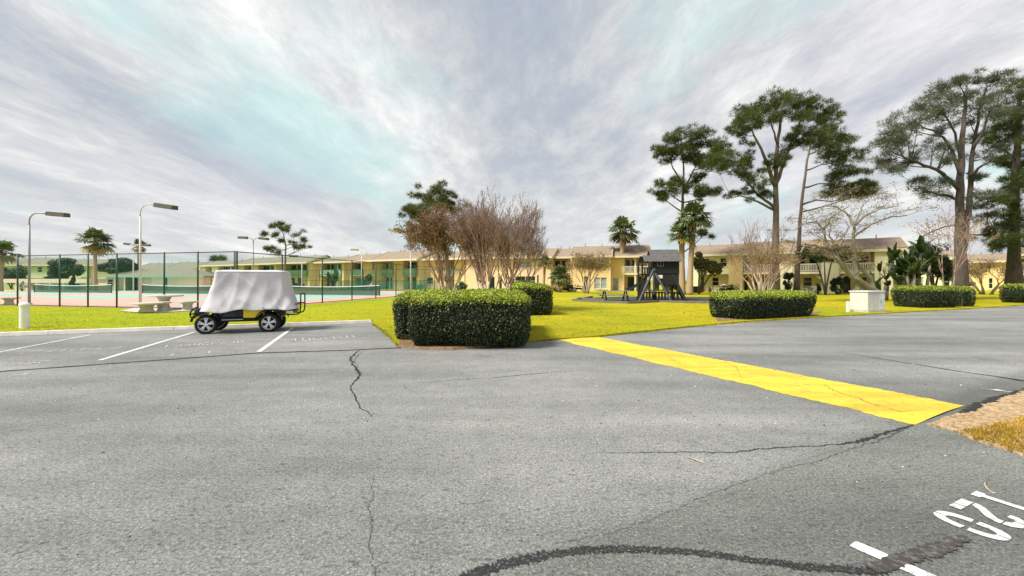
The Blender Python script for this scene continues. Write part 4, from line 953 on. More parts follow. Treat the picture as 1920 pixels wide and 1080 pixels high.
def palm(label, px, ybase, Y, crown_px, r_px, trunk_px, boot=True, fronds=38, seed=1, zb=LZ, name='palm_tree', lean=0, dead=6, group='palm trees', trunkm='palm_trunk'):
    rr = random.Random(seed); base = GX(px, Y, zb); t = tree_thing(name, label, base, group=group); c = W(crown_px[0], crown_px[1], Y); Rr = r_px/F*Y; rt = trunk_px/2/F*Y
    hb = c-base; L_ = hb.length; n = 26; pts = []; rd_ = []
    for i in range(n+1):
        f = i/n; pts.append(base+Vector((hb.x*f**1.4, 0, hb.z*f))); rd_.append(rt*(1.25-.32*min(1, f*3))*(1+.05*math.sin(i*2.4)+rr.uniform(-.03, .03)))
    pts = pts[:-1]+[pts[-1]]; MB().tube(pts, rd_, 12).build('trunk', trunkm, t, smooth=True, origin=base)
    bm = MB()
    if boot:
        for i in range(46):
            f = rr.uniform(.80, 1.0) if i > 3 else .9; a = rr.uniform(0, 6.283); p = base+Vector((hb.x*f**1.4, 0, hb.z*f)); o = Vector((math.cos(a), math.sin(a), 0)); bl = rt*rr.uniform(1.0, 1.9)
            bm.beam(p+o*rt*.7, p+o*(rt*.7+bl*.5)+Vector((0, 0, bl*1.1)), rt*.38, rt*.16, o)
        bm.build('leaf_base', 'palm_boot', t, origin=base)
    lb = LB(); pet = MB()
    for i in range(fronds):
        a = rr.uniform(0, 6.283); el = R(-38+122*((i+.5)/fronds)**.85); d = Vector((math.cos(a)*math.cos(el), math.sin(a)*math.cos(el), math.sin(el))); pl = Rr*rr.uniform(.40, .55); tip = c+d*pl+Vector((0, 0, -.06*Rr*math.cos(el)))
        pet.tube([c, c+d*pl*.5+Vector((0, 0, .03*Rr)), tip], [.03, .024, .018], 3, False)
        s_ = d.cross(Vector((0, 0, 1)));  s_ = s_.normalized() if s_.length > .1 else Vector((1, 0, 0)); dn = (d+Vector((0, 0, -.30))).normalized(); k = 17
        fl = Rr*rr.uniform(.46, .60); an = np.radians(np.linspace(-108, 108, k)); D = np.cos(an)[:, None]*np.array(dn)+np.sin(an)[:, None]*np.array(s_); D = unit(D+RNG.normal(0, .06, D.shape)); ln = fl*(.72+.28*np.cos(an*.8))[:, None]*RNG.uniform(.85, 1.1, (k, 1))
        P = np.repeat(np.array(tip)[None], k, 0); mid = P+D*ln*.6; S = unit(np.cross(D, np.array(s_)*.2+np.array(dn.cross(s_)))); wd = fl*.075; end = P+D*ln*.97+np.array([0, 0, -1])*ln*RNG.uniform(.10, .34, (k, 1))
        tt = tints(1, .6, 1.4, .1)*np.ones((k, 1))*RNG.uniform(.85, 1.15, (k, 1))
        if i < dead: tt = tt*np.array([1.9, 1.15, .9])
        lb.add(P, mid-S*wd, mid+S*wd, tt); lb.add(mid+S*wd, mid-S*wd, end, tt)
    cw = lb.build('crown', 'frond', t, base); pet.build('leaf_stalk', 'frond', cw, origin=base)
    return t

def hedge(label, c, sx, sy, h, rot, n, leaf=.042, seed=1, r=.34, name='hedge', taper=.12, new=.60, bare=0.0, kerbed=False, tilt=0.0):  # new: share of leaves with painted top light and new growth
    """clipped hedge: rounded block of small glossy leaves round a dark twiggy heart"""
    c = (c[0], c[1], c[2]-.10); h += .10
    t = thing(name, label, 'hedge', c, rot, 'clipped hedges by the drive'); hx, hy = sx/2, sy/2; zc = h/2; hz = h/2; rnd = min(r, hx*.9, hy*.9, hz*.9)
    def surf(P):
        inner = np.array([hx-rnd, hy-rnd, hz-rnd]); q = np.clip(P, -inner, inner); d = P-q; ln = np.linalg.norm(d, axis=1, keepdims=True); nn = d/np.maximum(ln, 1e-6); return q+nn*rnd, nn
    def sample(n):
        ar = np.array([sx*sy, sy*h, sy*h, sx*h, sx*h]); f = RNG.choice(5, n, p=ar/ar.sum()); u_ = RNG.uniform(-1, 1, (n, 3)); P = u_*np.array([hx, hy, hz])
        P[f == 0, 2] = hz; P[f == 1, 0] = -hx; P[f == 2, 0] = hx; P[f == 3, 1] = -hy; P[f == 4, 1] = hy; return surf(P)
    def shape(P):
        f = np.clip((P[:, 2:3]+hz)/h, 0, 1); s_ = 1-taper*(1-np.clip(f/.62, 0, 1))**1.6; wob = 1+.020*np.sin(P[:, 0:1]*3.1+seed)+.018*np.sin(P[:, 2:3]*5.3+P[:, 1:2]*2.7+seed*2)
        Q = P.copy(); Q[:, :2] *= s_*wob; Q[:, 2] += hz; Q[:, 2] *= 1+.02*np.sin(P[:, 0]*2.3+seed)+.015*np.sin(P[:, 1]*3.7)+tilt*P[:, 0]; return Q
    P, nn = sample(n); P = P-nn*(RNG.random((n, 1))**2)*.13+nn*RNG.exponential(.010, (n, 1)); keep = P[:, 2] > -hz+.14
    if bare: keep &= ~((P[:, 2] < -hz+h*.4) & (RNG.random(n) < bare))
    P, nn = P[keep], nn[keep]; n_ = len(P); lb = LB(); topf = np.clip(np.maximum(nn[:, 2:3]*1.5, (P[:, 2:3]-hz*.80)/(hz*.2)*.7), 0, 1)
    tt = tints(n_, .8, 1.2, .10)*np.exp(RNG.normal(0, .55, (n_, 1))); young_lit = (RNG.random((n_, 1)) < .03*new+min(.92, new*1.6)*topf**.8); tt = np.where(young_lit, tints(n_, .8, 1.2, .10)*np.array([15.5, 11.2, 2.2])*RNG.uniform(.45, 1.2, (n_, 1)), tt)  # upper leaves tinted bright: new growth plus light from above put into colour
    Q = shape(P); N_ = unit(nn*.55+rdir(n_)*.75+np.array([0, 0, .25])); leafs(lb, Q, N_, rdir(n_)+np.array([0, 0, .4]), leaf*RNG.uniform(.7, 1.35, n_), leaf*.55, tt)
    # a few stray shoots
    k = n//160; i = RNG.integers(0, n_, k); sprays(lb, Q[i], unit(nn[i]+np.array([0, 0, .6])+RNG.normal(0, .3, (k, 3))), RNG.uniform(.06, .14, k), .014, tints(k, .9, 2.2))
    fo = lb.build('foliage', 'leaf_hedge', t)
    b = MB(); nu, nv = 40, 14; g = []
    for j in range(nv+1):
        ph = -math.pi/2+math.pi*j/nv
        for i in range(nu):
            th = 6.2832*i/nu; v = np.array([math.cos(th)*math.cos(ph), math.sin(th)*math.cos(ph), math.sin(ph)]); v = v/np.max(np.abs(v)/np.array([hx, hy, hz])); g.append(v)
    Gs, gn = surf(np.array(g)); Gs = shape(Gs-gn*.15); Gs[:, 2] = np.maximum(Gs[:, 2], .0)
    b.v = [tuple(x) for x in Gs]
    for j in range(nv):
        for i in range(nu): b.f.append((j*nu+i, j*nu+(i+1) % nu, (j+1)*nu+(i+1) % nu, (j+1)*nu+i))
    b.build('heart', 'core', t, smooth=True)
    st = MB(); rr = random.Random(seed)
    for i in range(int(12*sx)):
        x, y = rr.uniform(-hx*.78, hx*.78), rr.uniform(-hy*.8, hy*.8)
        if abs(y) < hy*.5: y = math.copysign(hy*.75, y)
        st.tube([(x*.9, y*.9, -.03), (x*.95+rr.gauss(0, .05), y*.98, h*.2), (x+rr.gauss(0, .12), y*1.08, h*.48)], [.016, .013, .007], 4, False)
    tag(st.build('stem', 'bark_olive', t), kind='stuff'); return t

RA = math.atan2(0.396, 0.918)
# --- hedges
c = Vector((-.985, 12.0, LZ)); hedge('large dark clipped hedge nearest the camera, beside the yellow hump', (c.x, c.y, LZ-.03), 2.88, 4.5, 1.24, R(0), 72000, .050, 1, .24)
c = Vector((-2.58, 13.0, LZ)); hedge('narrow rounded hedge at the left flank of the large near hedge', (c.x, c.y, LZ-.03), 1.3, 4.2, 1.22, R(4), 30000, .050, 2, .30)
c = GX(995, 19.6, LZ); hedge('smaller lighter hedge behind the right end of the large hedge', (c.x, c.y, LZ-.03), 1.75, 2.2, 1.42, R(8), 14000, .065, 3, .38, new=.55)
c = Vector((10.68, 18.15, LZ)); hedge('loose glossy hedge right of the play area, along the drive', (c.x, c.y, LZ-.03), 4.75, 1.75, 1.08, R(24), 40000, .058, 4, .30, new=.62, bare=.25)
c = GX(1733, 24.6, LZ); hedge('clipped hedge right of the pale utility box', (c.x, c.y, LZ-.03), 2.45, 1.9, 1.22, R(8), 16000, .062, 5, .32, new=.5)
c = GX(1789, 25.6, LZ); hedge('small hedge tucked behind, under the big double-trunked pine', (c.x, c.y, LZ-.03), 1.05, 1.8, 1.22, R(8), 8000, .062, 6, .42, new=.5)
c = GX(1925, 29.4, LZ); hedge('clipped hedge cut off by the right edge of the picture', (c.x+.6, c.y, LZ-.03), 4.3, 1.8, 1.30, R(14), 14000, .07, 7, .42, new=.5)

# --- crepe myrtles behind the near hedge
def fan(n, xs, zs=(1.0, 1.0), yv=.45, sd=3):
    rr = random.Random(sd); return [(xs[0]+(xs[1]-xs[0])*(i+.5)/n+rr.gauss(0, .05), rr.uniform(-yv, yv), rr.uniform(*zs)) for i in range(n)]
bare_tree('tall leafless crepe myrtle with many upright pale stems behind the large hedge', GX(915, 21.5, LZ), 16, 2.72, .062, 5, 21, .42, .20, jit=.75, lean=.55, rmin=.0085, dirs=fan(16, (-.58, .68)), shrink=.76, kids=(3, 3, 2), leafm='leaf_brown', nleaf=1, leafsz=.055, leafspread=.08)
bare_tree('lower leafless crepe myrtle leaning right behind the large hedge', GX(962, 22.3, LZ), 10, 2.35, .050, 5, 22, .38, .16, jit=.6, lean=.6, rmin=.0085, dirs=fan(10, (-.42, .62), sd=5), leafm='leaf_brown', nleaf=1, leafsz=.05, shrink=.74)
bare_tree('crepe myrtle holding dry brown leaves left of the leafless one', GX(836, 23, LZ), 10, 2.62, .056, 5, 23, .44, .18, jit=.55, rmin=.0085, dirs=fan(10, (-.42, .40), sd=6), leafm='leaf_brown', nleaf=9, leafsz=.09, shrink=.76, kids=(2, 3), leafspread=.13)
pine('dense green pine crown showing behind the brown crepe myrtle', [(842, 545), (838, 480), (828, 420), (822, 372)], 9, 37, [(795, 372), (812, 363), (826, 360), (838, 372), (780, 388), (772, 402), (800, 392), (820, 385), (845, 395), (790, 420), (812, 415), (780, 450, .8), (800, 455, .8), (830, 430), (848, 378, .8), (790, 400), (778, 425, .7), (810, 440)], 14, leafm='needles_warm', seed=4, dens=1.1)
# --- pines on the right
pine('slim pine with crown above the pair of palms', [(1279, 545), (1278, 450), (1280, 380), (1282, 320), (1277, 262)], 9, 50,
     [(1265, 260), (1290, 255), (1316, 268), (1247, 277), (1281, 282), (1330, 290), (1302, 292), (1253, 299), (1338, 305, .8), (1238, 290, .8), (1262, 280), (1320, 312, .7), (1245, 350), (1237, 366, .8), (1262, 358), (1338, 360, .8), (1322, 366, .8), (1275, 340, .8), (1306, 334, .7), (1300, 355, .7), (1292, 272), (1310, 255, .8), (1345, 275, .7), (1322, 438, .6), (1300, 300, .8)], 15, seed=5,
     forks=[(4, 1.5, [(1281, 360), (1300, 320), (1318, 290)]), (4, -1.5, [(1280, 345), (1262, 315), (1250, 290)])], dens=1.15)
pine('tallest spreading pine with broad forked crown', [(1452, 552), (1454, 480), (1455, 420), (1454, 352), (1456, 290), (1463, 230), (1468, 190)], 15, 42,
     [(1461, 187), (1428, 205), (1396, 208), (1379, 230), (1493, 192), (1518, 188), (1477, 213), (1510, 224), (1444, 228), (1412, 236), (1542, 216), (1559, 240), (1534, 252), (1500, 248, .8), (1385, 250, .8), (1440, 200), (1475, 182, .8), (1505, 205), (1530, 200), (1400, 222), (1425, 220),
      (1363, 280), (1375, 295), (1355, 312), (1391, 316), (1420, 336, .9), (1428, 362, .8), (1383, 366, .7), (1481, 276, .8), (1465, 300, .8), (1350, 296, .8), (1405, 300, .7), (1340, 300, .7), (1450, 312, .6), (1548, 228), (1565, 256), (1490, 262, .7), (1400, 330, .7)], 17, seed=6, dens=1.25,
     forks=[(8, -1.5, [(1454, 350), (1440, 310), (1420, 265), (1405, 235)]), (7, 1.5, [(1455, 345), (1470, 305), (1482, 270), (1500, 230), (1510, 210)]), (6, 1.0, [(1453, 390), (1425, 368), (1395, 335), (1370, 310)]), (5, -1.0, [(1453, 395), (1420, 378), (1388, 368), (1362, 372)]), (5, 2.0, [(1460, 290), (1490, 270), (1520, 245), (1545, 225)]), (4, -2, [(1458, 270), (1448, 240), (1442, 212)])])
pine('leaning thin pine right of the tallest one, branches on its right side', [(1493, 548), (1498, 450), (1503, 380), (1512, 310), (1520, 270), (1528, 235)], 8, 47,
     [(1559, 295), (1587, 305), (1575, 338), (1599, 350), (1624, 358), (1559, 352, .8), (1591, 364), (1532, 268), (1554, 275), (1572, 262), (1583, 282), (1598, 292), (1545, 250), (1610, 366, .9), (1634, 352, .7), (1580, 320, .8), (1568, 366, .7), (1600, 322, .8)], 15, seed=7,
     forks=[(4, 1, [(1502, 385), (1530, 375), (1560, 378), (1590, 368)]), (4, -1, [(1506, 352), (1535, 345), (1570, 342)]), (3, 1, [(1510, 320), (1540, 308), (1580, 305)]), (3, .5, [(1516, 290), (1545, 275), (1570, 265)])], dens=1.15)
pine('massive double-trunked pine with thin grey-green crown', [(1801, 560), (1801, 480), (1800, 400), (1803, 310), (1806, 235), (1813, 165)], 21, 33,
     [(1819, 147, .8), (1797, 157, .8), (1769, 170), (1749, 184), (1736, 201), (1774, 203), (1802, 181), (1852, 151, .8), (1874, 147, .8), (1841, 176), (1699, 215), (1680, 237), (1722, 227), (1652, 267, .9), (1664, 287), (1686, 277), (1691, 309), (1677, 321, .8), (1713, 298), (1749, 276), (1786, 279), (1736, 356), (1755, 365), (1763, 342), (1852, 292), (1847, 367), (1668, 258, .8), (1710, 240, .8), (1760, 190), (1790, 195), (1830, 200), (1860, 190), (1820, 225, .8), (1755, 225, .8), (1775, 240, .7), (1780, 300, .7), (1725, 340, .8), (1830, 260, .7), (1835, 330, .7), (1870, 215), (1700, 260, .7), (1655, 300, .7)], 15, seed=8, leafm='needles_grey', dens=.55, sub=5, barkm='bark_grey',
     forks=[(11, 1.5, [(1806, 470), (1814, 400), (1820, 320), (1824, 270), (1836, 210), (1850, 165)]), (8, -1.5, [(1799, 356), (1775, 330), (1757, 318), (1720, 306), (1690, 292), (1662, 282)]), (7, 1, [(1801, 330), (1785, 280), (1768, 258), (1742, 240), (1712, 232)]), (6, -1, [(1824, 280), (1845, 240), (1862, 200)]), (5, 1, [(1757, 318), (1765, 300), (1772, 280)]), (5, .6, [(1799, 375), (1775, 365), (1750, 362)]), (6, -2, [(1818, 330), (1845, 310), (1870, 290)]), (5, -1, [(1803, 300), (1790, 250), (1770, 215), (1752, 195)]), (4, 1, [(1800, 420), (1770, 425), (1735, 440), (1715, 452)])])
pine('dark dense pine at the right edge of the picture', [(1901, 562), (1901, 480), (1902, 400), (1906, 300), (1912, 200), (1914, 165)], 22, 35,
     [(1890, 172), (1912, 186), (1904, 215), (1888, 238), (1870, 255), (1916, 250), (1900, 282), (1862, 272), (1895, 312), (1916, 332), (1880, 300), (1912, 370), (1882, 372), (1895, 402), (1916, 422), (1870, 402), (1890, 440), (1912, 462), (1940, 200), (1950, 260), (1945, 330), (1940, 400), (1850, 380, .8), (1860, 425, .8), (1930, 160), (1880, 200), (1895, 225), (1850, 440, .7), (1915, 300), (1905, 345), (1890, 460, .8), (1920, 440)], 18, seed=9, dens=1.25, barkm='bark_dark',
     forks=[(8, -1, [(1901, 425), (1870, 430), (1840, 440), (1800, 438)]), (6, 1, [(1903, 380), (1870, 372), (1840, 385)]), (5, 1, [(1906, 300), (1880, 280), (1860, 270)])])
pine('small wind-shaped pine between the court lamps', [(533, 548), (534, 500), (536, 460), (531, 440), (528, 425)], 4.5, 60, [(515, 424), (530, 421), (543, 428, .8), (500, 437, .6), (556, 440), (566, 452, .9), (520, 440, .7), (548, 455, .8), (562, 465, .7), (508, 468, .9), (520, 474, .8), (498, 466, .6), (572, 464, .5), (535, 432, .7), (526, 452, .5)], 7.5, seed=10, dens=.6, sub=3,
     forks=[(2, .5, [(536, 460), (548, 458), (560, 458)]), (2, -.5, [(535, 468), (522, 470), (510, 468)])])
pine('faint distant pine tip over the left end of the town house row', [(412, 540), (412, 500), (412, 488)], 2, 120, [(405, 486), (415, 485), (420, 488, .7), (398, 489, .6)], 6, seed=11, dens=.7, sub=3)

# --- flat topped leafless tree leaning over the right lawn
def limb_tree(label, base, Y, limbs, seed, name='spreading_tree'):
    rr = random.Random(seed); t = tree_thing(name, label, base, group='leafless trees'); tk = MB(); tw = MB(); tips = []
    for (w0, w1, dy, pl) in limbs:
        P = [W(x, y, Y+dy*i/(len(pl)-1)) for i, (x, y) in enumerate(pl)]; Q, S = [], []
        for i in range(len(P)-1):
            for j in range(4):
                f = j/4; g = (i+f)/(len(P)-1); Q.append(P[i].lerp(P[i+1], f)+Vector((rr.gauss(0, .02), rr.gauss(0, .04), rr.gauss(0, .02)))); S.append((w0*(1-g)+w1*g)/2/F*Y)
        Q.append(P[-1]); S.append(w1/2/F*Y); tk.tube(Q, S, 8)
        for k in range(len(Q)):
            if k > len(Q)*.35 and rr.random() < .62 or k == len(Q)-1:
                d = (Q[k]-Q[max(0, k-2)]).normalized(); a = rr.uniform(0, 6.28)
                grow(tw, Q[k], d*.6+Vector((math.cos(a)*.7, math.sin(a)*.7, .35)), rr.uniform(.5, .85), max(.016, S[k]*.38), 1, 4, rr, tips, .80, .03, .42, 3, (2, 3), .74, .009)
    tk.build('trunk', 'bark_olive', t, smooth=True, origin=base); cr = tw.build('crown', 'twig_grey', t, origin=base)
    P = np.array([tuple(p) for p, d in tips]); lb = LB(); k = 3; PP = np.repeat(P, k, 0)+RNG.normal(0, .14, (len(P)*k, 3)); n_ = len(PP)
    leafs(lb, PP, unit(rdir(n_)+np.array([0, 0, .8])), rdir(n_), RNG.uniform(.06, .15, n_), .045, tints(n_, .5, 1.3)); lb.build('leaf', 'leaf_tan', cr, base)
limb_tree('leafless flat-topped tree with pale leaning limbs behind the utility box', GX(1650, 31, LZ), 31,
  [(13, 5, -.5, [(1652, 553), (1628, 538), (1600, 520), (1578, 496), (1566, 484), (1545, 478)]), (5, 2, -1, [(1566, 484), (1545, 470), (1525, 458), (1508, 462), (1500, 474)]), (5, 2, .6, [(1578, 496), (1556, 466), (1549, 448), (1545, 430), (1530, 415)]), (4, 2, -.4, [(1556, 466), (1570, 452), (1583, 440), (1592, 425)]),
   (9, 3, .8, [(1640, 548), (1634, 525), (1615, 503), (1594, 483), (1580, 468), (1562, 455), (1555, 440)]), (10, 3.5, .2, [(1608, 553), (1606, 520), (1602, 480), (1600, 445), (1602, 420)]), (4, 1.6, 1.2, [(1602, 430), (1590, 402), (1570, 388), (1548, 386)]), (4, 1.6, -1, [(1602, 422), (1625, 402), (1655, 390), (1685, 386)]), (4, 1.6, .5, [(1601, 445), (1635, 420), (1665, 408), (1700, 404)]), (3, 1.5, 1.5, [(1602, 425), (1612, 398), (1618, 382)]), (4, 1.5, -1.2, [(1545, 430), (1560, 405), (1590, 388)]), (3, 1.5, -.6, [(1530, 415), (1510, 418), (1490, 432)])], 31)
bare_tree('short tan crepe myrtle left of the play set', GX(1100, 50, LZ), 7, 2.5, .085, 4, 41, .38, .2, barkm='bark_pale', jit=.5, lean=.5, leafm='leaf_tan', nleaf=10, leafsz=.13, rmin=.012, kids=(2, 3), leafspread=.25)
bare_tree('tan crepe myrtle with white stems before the tallest pine', GX(1428, 40, LZ), 8, 2.7, .085, 4, 42, .46, .12, barkm='bark_pale', jit=.8, lean=.75, leafm='leaf_tan', nleaf=8, leafsz=.11, rmin=.011, kids=(2, 3), leafspread=.25)
bare_tree('grey leafless tree top rising behind the gold-walled town houses', GX(1432, 47, LZ), 5, 4.3, .09, 4, 43, .36, .2, jit=.5, lean=.38, rmin=.011)
bare_tree('tan crepe myrtle before the bright gold wall at right', GX(1848, 46, LZ), 7, 2.2, .10, 4, 44, .5, .1, barkm='bark_olive', jit=.7, lean=.8, leafm='leaf_tan', nleaf=10, leafsz=.14, rmin=.012, leafspread=.28)
bare_tree('thin dry brown branch cluster in front of the big pine trunk', GX(1778, 30, LZ), 3, 3.6, .05, 4, 45, .5, .05, barkm='bark_olive', jit=.3, lean=.35, leafm='leaf_tan', nleaf=3, leafsz=.09, rmin=.009)
# --- broadleaf trees and shrubs
LF = leafy
LF('small round-headed oak beside the pair of palms', GX(1310, 47, LZ), 3.6, [((1.0, 0, 3.1), 1.5, 1.3, 1.2), ((2.0, .3, 2.9), 1.1, 1.1, 1.0), ((.2, .2, 3.6), 1.0, 1.0, 1.0)], 'bark_dark', 'leaf_olive', 51, .17, 300)
LF('dark leafy tree behind the play set', GX(1252, 48, LZ), 3.5, [((0, 0, 2.8), 1.4, 1.3, 1.9), ((.5, 0, 1.5), 1.2, 1.1, 1.3)], 'bark_dark', 'leaf_dark', 52, .17, 300)
LF('dark leafy tree over the banana plants at right', GX(1752, 36, LZ), 4, [((-.6, 0, 3.0), 1.9, 1.4, 1.2), ((1.0, .3, 2.6), 1.5, 1.2, 1.1), ((-.3, .3, 4.0), 1.5, 1.1, .9), ((-2.4, .3, 2.2), 1.2, 1.0, 1.4)], 'bark_dark', 'leaf_dark', 53, .15, 300)
LF('broad dark green evergreen behind the low pool house', GX(222, 72, LZ), 6, [((-1.4, 0, 4.0), 2.1, 1.8, 1.4), ((1.2, 0, 4.1), 2.0, 1.8, 1.4), ((0, 0, 3.0), 2.4, 2, 1.2)], 'bark_dark', 'leaf_dark', 54, .26, 320)
LF('dark bushy tree before the greenish block', GX(118, 78, LZ), 6, [((0, 0, 4.3), 2.0, 1.8, 1.3), ((1.6, 0, 3.2), 1.6, 1.5, 1.3), ((-1.3, 0, 2.4), 1.5, 1.4, 1.5)], 'bark_dark', 'leaf_dark', 55, .28, 300)
LF('loose green tree at the far left behind the fence', GX(22, 72, LZ), 6, [((0, 0, 2.6), 2.2, 1.8, 1.8), ((-2, 0, 3.4), 1.6, 1.6, 1.4)], 'bark_dark', 'leaf_dark', 56, .28, 300)
LF('small conifer-shaped shrub by the low carport', GX(138, 62, LZ), 2.2, [((0, 0, 1.2), .5, .5, 1.0), ((0, 0, 1.9), .28, .28, .7), ((.3, 0, .5), .8, .6, .5)], 'bark_dark', 'leaf_dark', 57, .13, 260, name='shrub', cat='shrub')
LF('pale white-flowering shrub by the left lamp post', GX(42, 60, LZ), 1.5, [((0, 0, .75), .42, .4, .5), ((.05, 0, 1.3), .24, .24, .4)], 'bark_dark', 'leaf_white', 58, .12, 220, name='shrub', cat='shrub')
LF('black-green shrub against the wall beside the tallest pine', GX(1474, 46.5, LZ), 2.6, [((0, 0, 1.3), .72, .6, 1.1), ((.3, 0, 2.0), .6, .5, .7)], 'bark_dark', 'leaf_dark', 59, .13, 320, name='shrub', cat='shrub')
LF('dark rounded bush beneath the leaning bare limbs', GX(1569, 45, LZ), 2, [((0, 0, .95), .9, .7, .95), ((0, 0, 1.6), .5, .5, .6)], 'bark_dark', 'leaf_dark', 60, .12, 340, name='shrub', cat='shrub')
LF('round dark bush beside the white patio chairs', GX(1534, 47, LZ), 1.3, [((0, 0, .65), .42, .4, .62)], 'bark_dark', 'leaf_dark', 61, .11, 300, name='shrub', cat='shrub')
LF('tall green shrub at the court corner before the town houses', GX(683, 64, LZ), 2.8, [((-.2, 0, 1.4), 1.1, .8, 1.3), ((.7, 0, 1.9), .8, .7, .9)], 'bark_dark', 'leaf_mid', 62, .18, 300, name='shrub', cat='shrub')
LF('yellow-green shrub below the tall court shrub', GX(688, 60, LZ), 1.0, [((0, 0, .5), 1.1, .6, .5)], 'bark_dark', 'leaf_olive', 63, .15, 260, name='shrub', cat='shrub')
LF('small green bush under the peach house window', GX(985, 58, LZ), 1.2, [((0, 0, .9), 1.5, .8, .7)], 'bark_dark', 'leaf_mid', 64, .15, 300, name='shrub', cat='shrub')
LF('small plant before the narrow gold wall', GX(868, 60, LZ), 1.2, [((0, 0, .8), .9, .7, .7)], 'bark_dark', 'leaf_mid', 65, .15, 260, name='shrub', cat='shrub')
LF('far shrub clump at the foot of the row behind the cart', GX(542, 78, LZ), 1.2, [((0, 0, .7), 1.6, .8, .6), ((2, 0, .6), 1.2, .8, .5)], 'bark_dark', 'leaf_dark', 66, .2, 260, name='shrub', cat='shrub')
# --- palms
palm('cabbage palm standing behind the left courts', 179, 545, 62, (178, 456), 34, 6.5, seed=61, fronds=44, dead=8)
palm('small far palm hidden behind the tallest lamp post', 259, 545, 74, (260, 462), 17, 4, seed=62, fronds=26, boot=False)
palm('palm partly cut off by the left edge', 0, 545, 58, (3, 476), 32, 8, seed=63, fronds=36, dead=12)
palm('cabbage palm standing alone left of the play set', 1165, 545, 60, (1168, 434), 34, 9.5, seed=64, fronds=46, dead=3)
palm('taller palm of the pair beside the play set', 1293, 553, 44.5, (1301, 408), 37, 10.5, seed=65, fronds=46, dead=4)
palm('shorter palm of the pair beside the play set', 1279, 553, 45.2, (1278, 440), 34, 10.5, seed=66, fronds=42, dead=4)
palm('little palm by the peach town house', 1019, 540, 57, (1022, 494), 19, 5, seed=67, fronds=24)
palm('low bushy palm over the dark parked cart', 1050, 546, 54, (1052, 520), 28, 6, seed=68, fronds=40, boot=False, name='palm_tree', dead=2)
# --- bananas
def banana(label, px, Y, leaves, seed, h=2.6, ln=1.7, stems=4, m='banana'):
    rr = random.Random(seed); base = GX(px, Y, LZ); t = tree_thing('banana_plant', label, base, 'plant', 'banana plants'); st = MB(); k = 0
    tops = []
    for i in range(stems):
        o = Vector((rr.gauss(0, .36), rr.gauss(0, .36), 0)); hh = h*rr.uniform(.30, .78); st.tube([o, o*1.1+Vector((0, 0, hh*.5)), o*1.25+Vector((0, 0, hh))], [.13, .10, .06], 8); tops.append(o*1.25+Vector((0, 0, hh)))
    st.build('stem', 'bark_olive', t, smooth=True)
    for i in range(leaves):
        p = tops[i % stems]; a = rr.uniform(0, 6.28); el = R(rr.uniform(30, 85)); L_ = ln*rr.uniform(.7, 1.2); wd = L_*.14; lb = LB(); d = Vector((math.cos(a)*math.cos(el), math.sin(a)*math.cos(el), math.sin(el))); s_ = d.cross(Vector((0, 0, 1))).normalized(); pr = []
        q = Vector(p); n = 7
        for j in range(n+1):
            f = j/n; pr.append((q.copy(), wd*math.sin(math.pi*min(1, .12+f*.86))**.7*(0.25 if j == 0 else 1))); d = (d+Vector((0, 0, -.16*f*2))).normalized(); q = q+d*(L_/n)
        for sg in (-1, 1):
            A = []; 
            for j in range(n):
                (p0, w0), (p1, w1) = pr[j], pr[j+1]; e0 = p0+s_*sg*w0+Vector((0, 0, -.3*w0)); e1 = p1+s_*sg*w1+Vector((0, 0, -.3*w1))
                if rr.random() < .25: e1 = e1.lerp(p1, .35)
                A.append((p0, p1, e1)); A.append((p0, e1, e0))
            T = np.array([[tuple(v) for v in tr] for tr in A]); lb.add(T[:, 0], T[:, 1], T[:, 2], np.repeat(tints(1, .6, 1.5), len(T), 0)*RNG.uniform(.85, 1.1, (len(T), 1)))
        lb.build('leaf', m, t)
banana('big clump of banana plants right of the utility box', 1703, 31, 96, 71, 4.5, 1.35, 12)
banana('low banana plants behind the court corner', 622, 66, 22, 72, 2.4, 1.9, 5)
banana('small banana plant at the base of the leaning tree', 1655, 31.5, 14, 73, 2.2, 1.0, 4)
banana('tuft of strappy leaves beside the leaning pale trunk', 1648, 33, 12, 74, 3.0, .9, 3, 'leaf_dark')

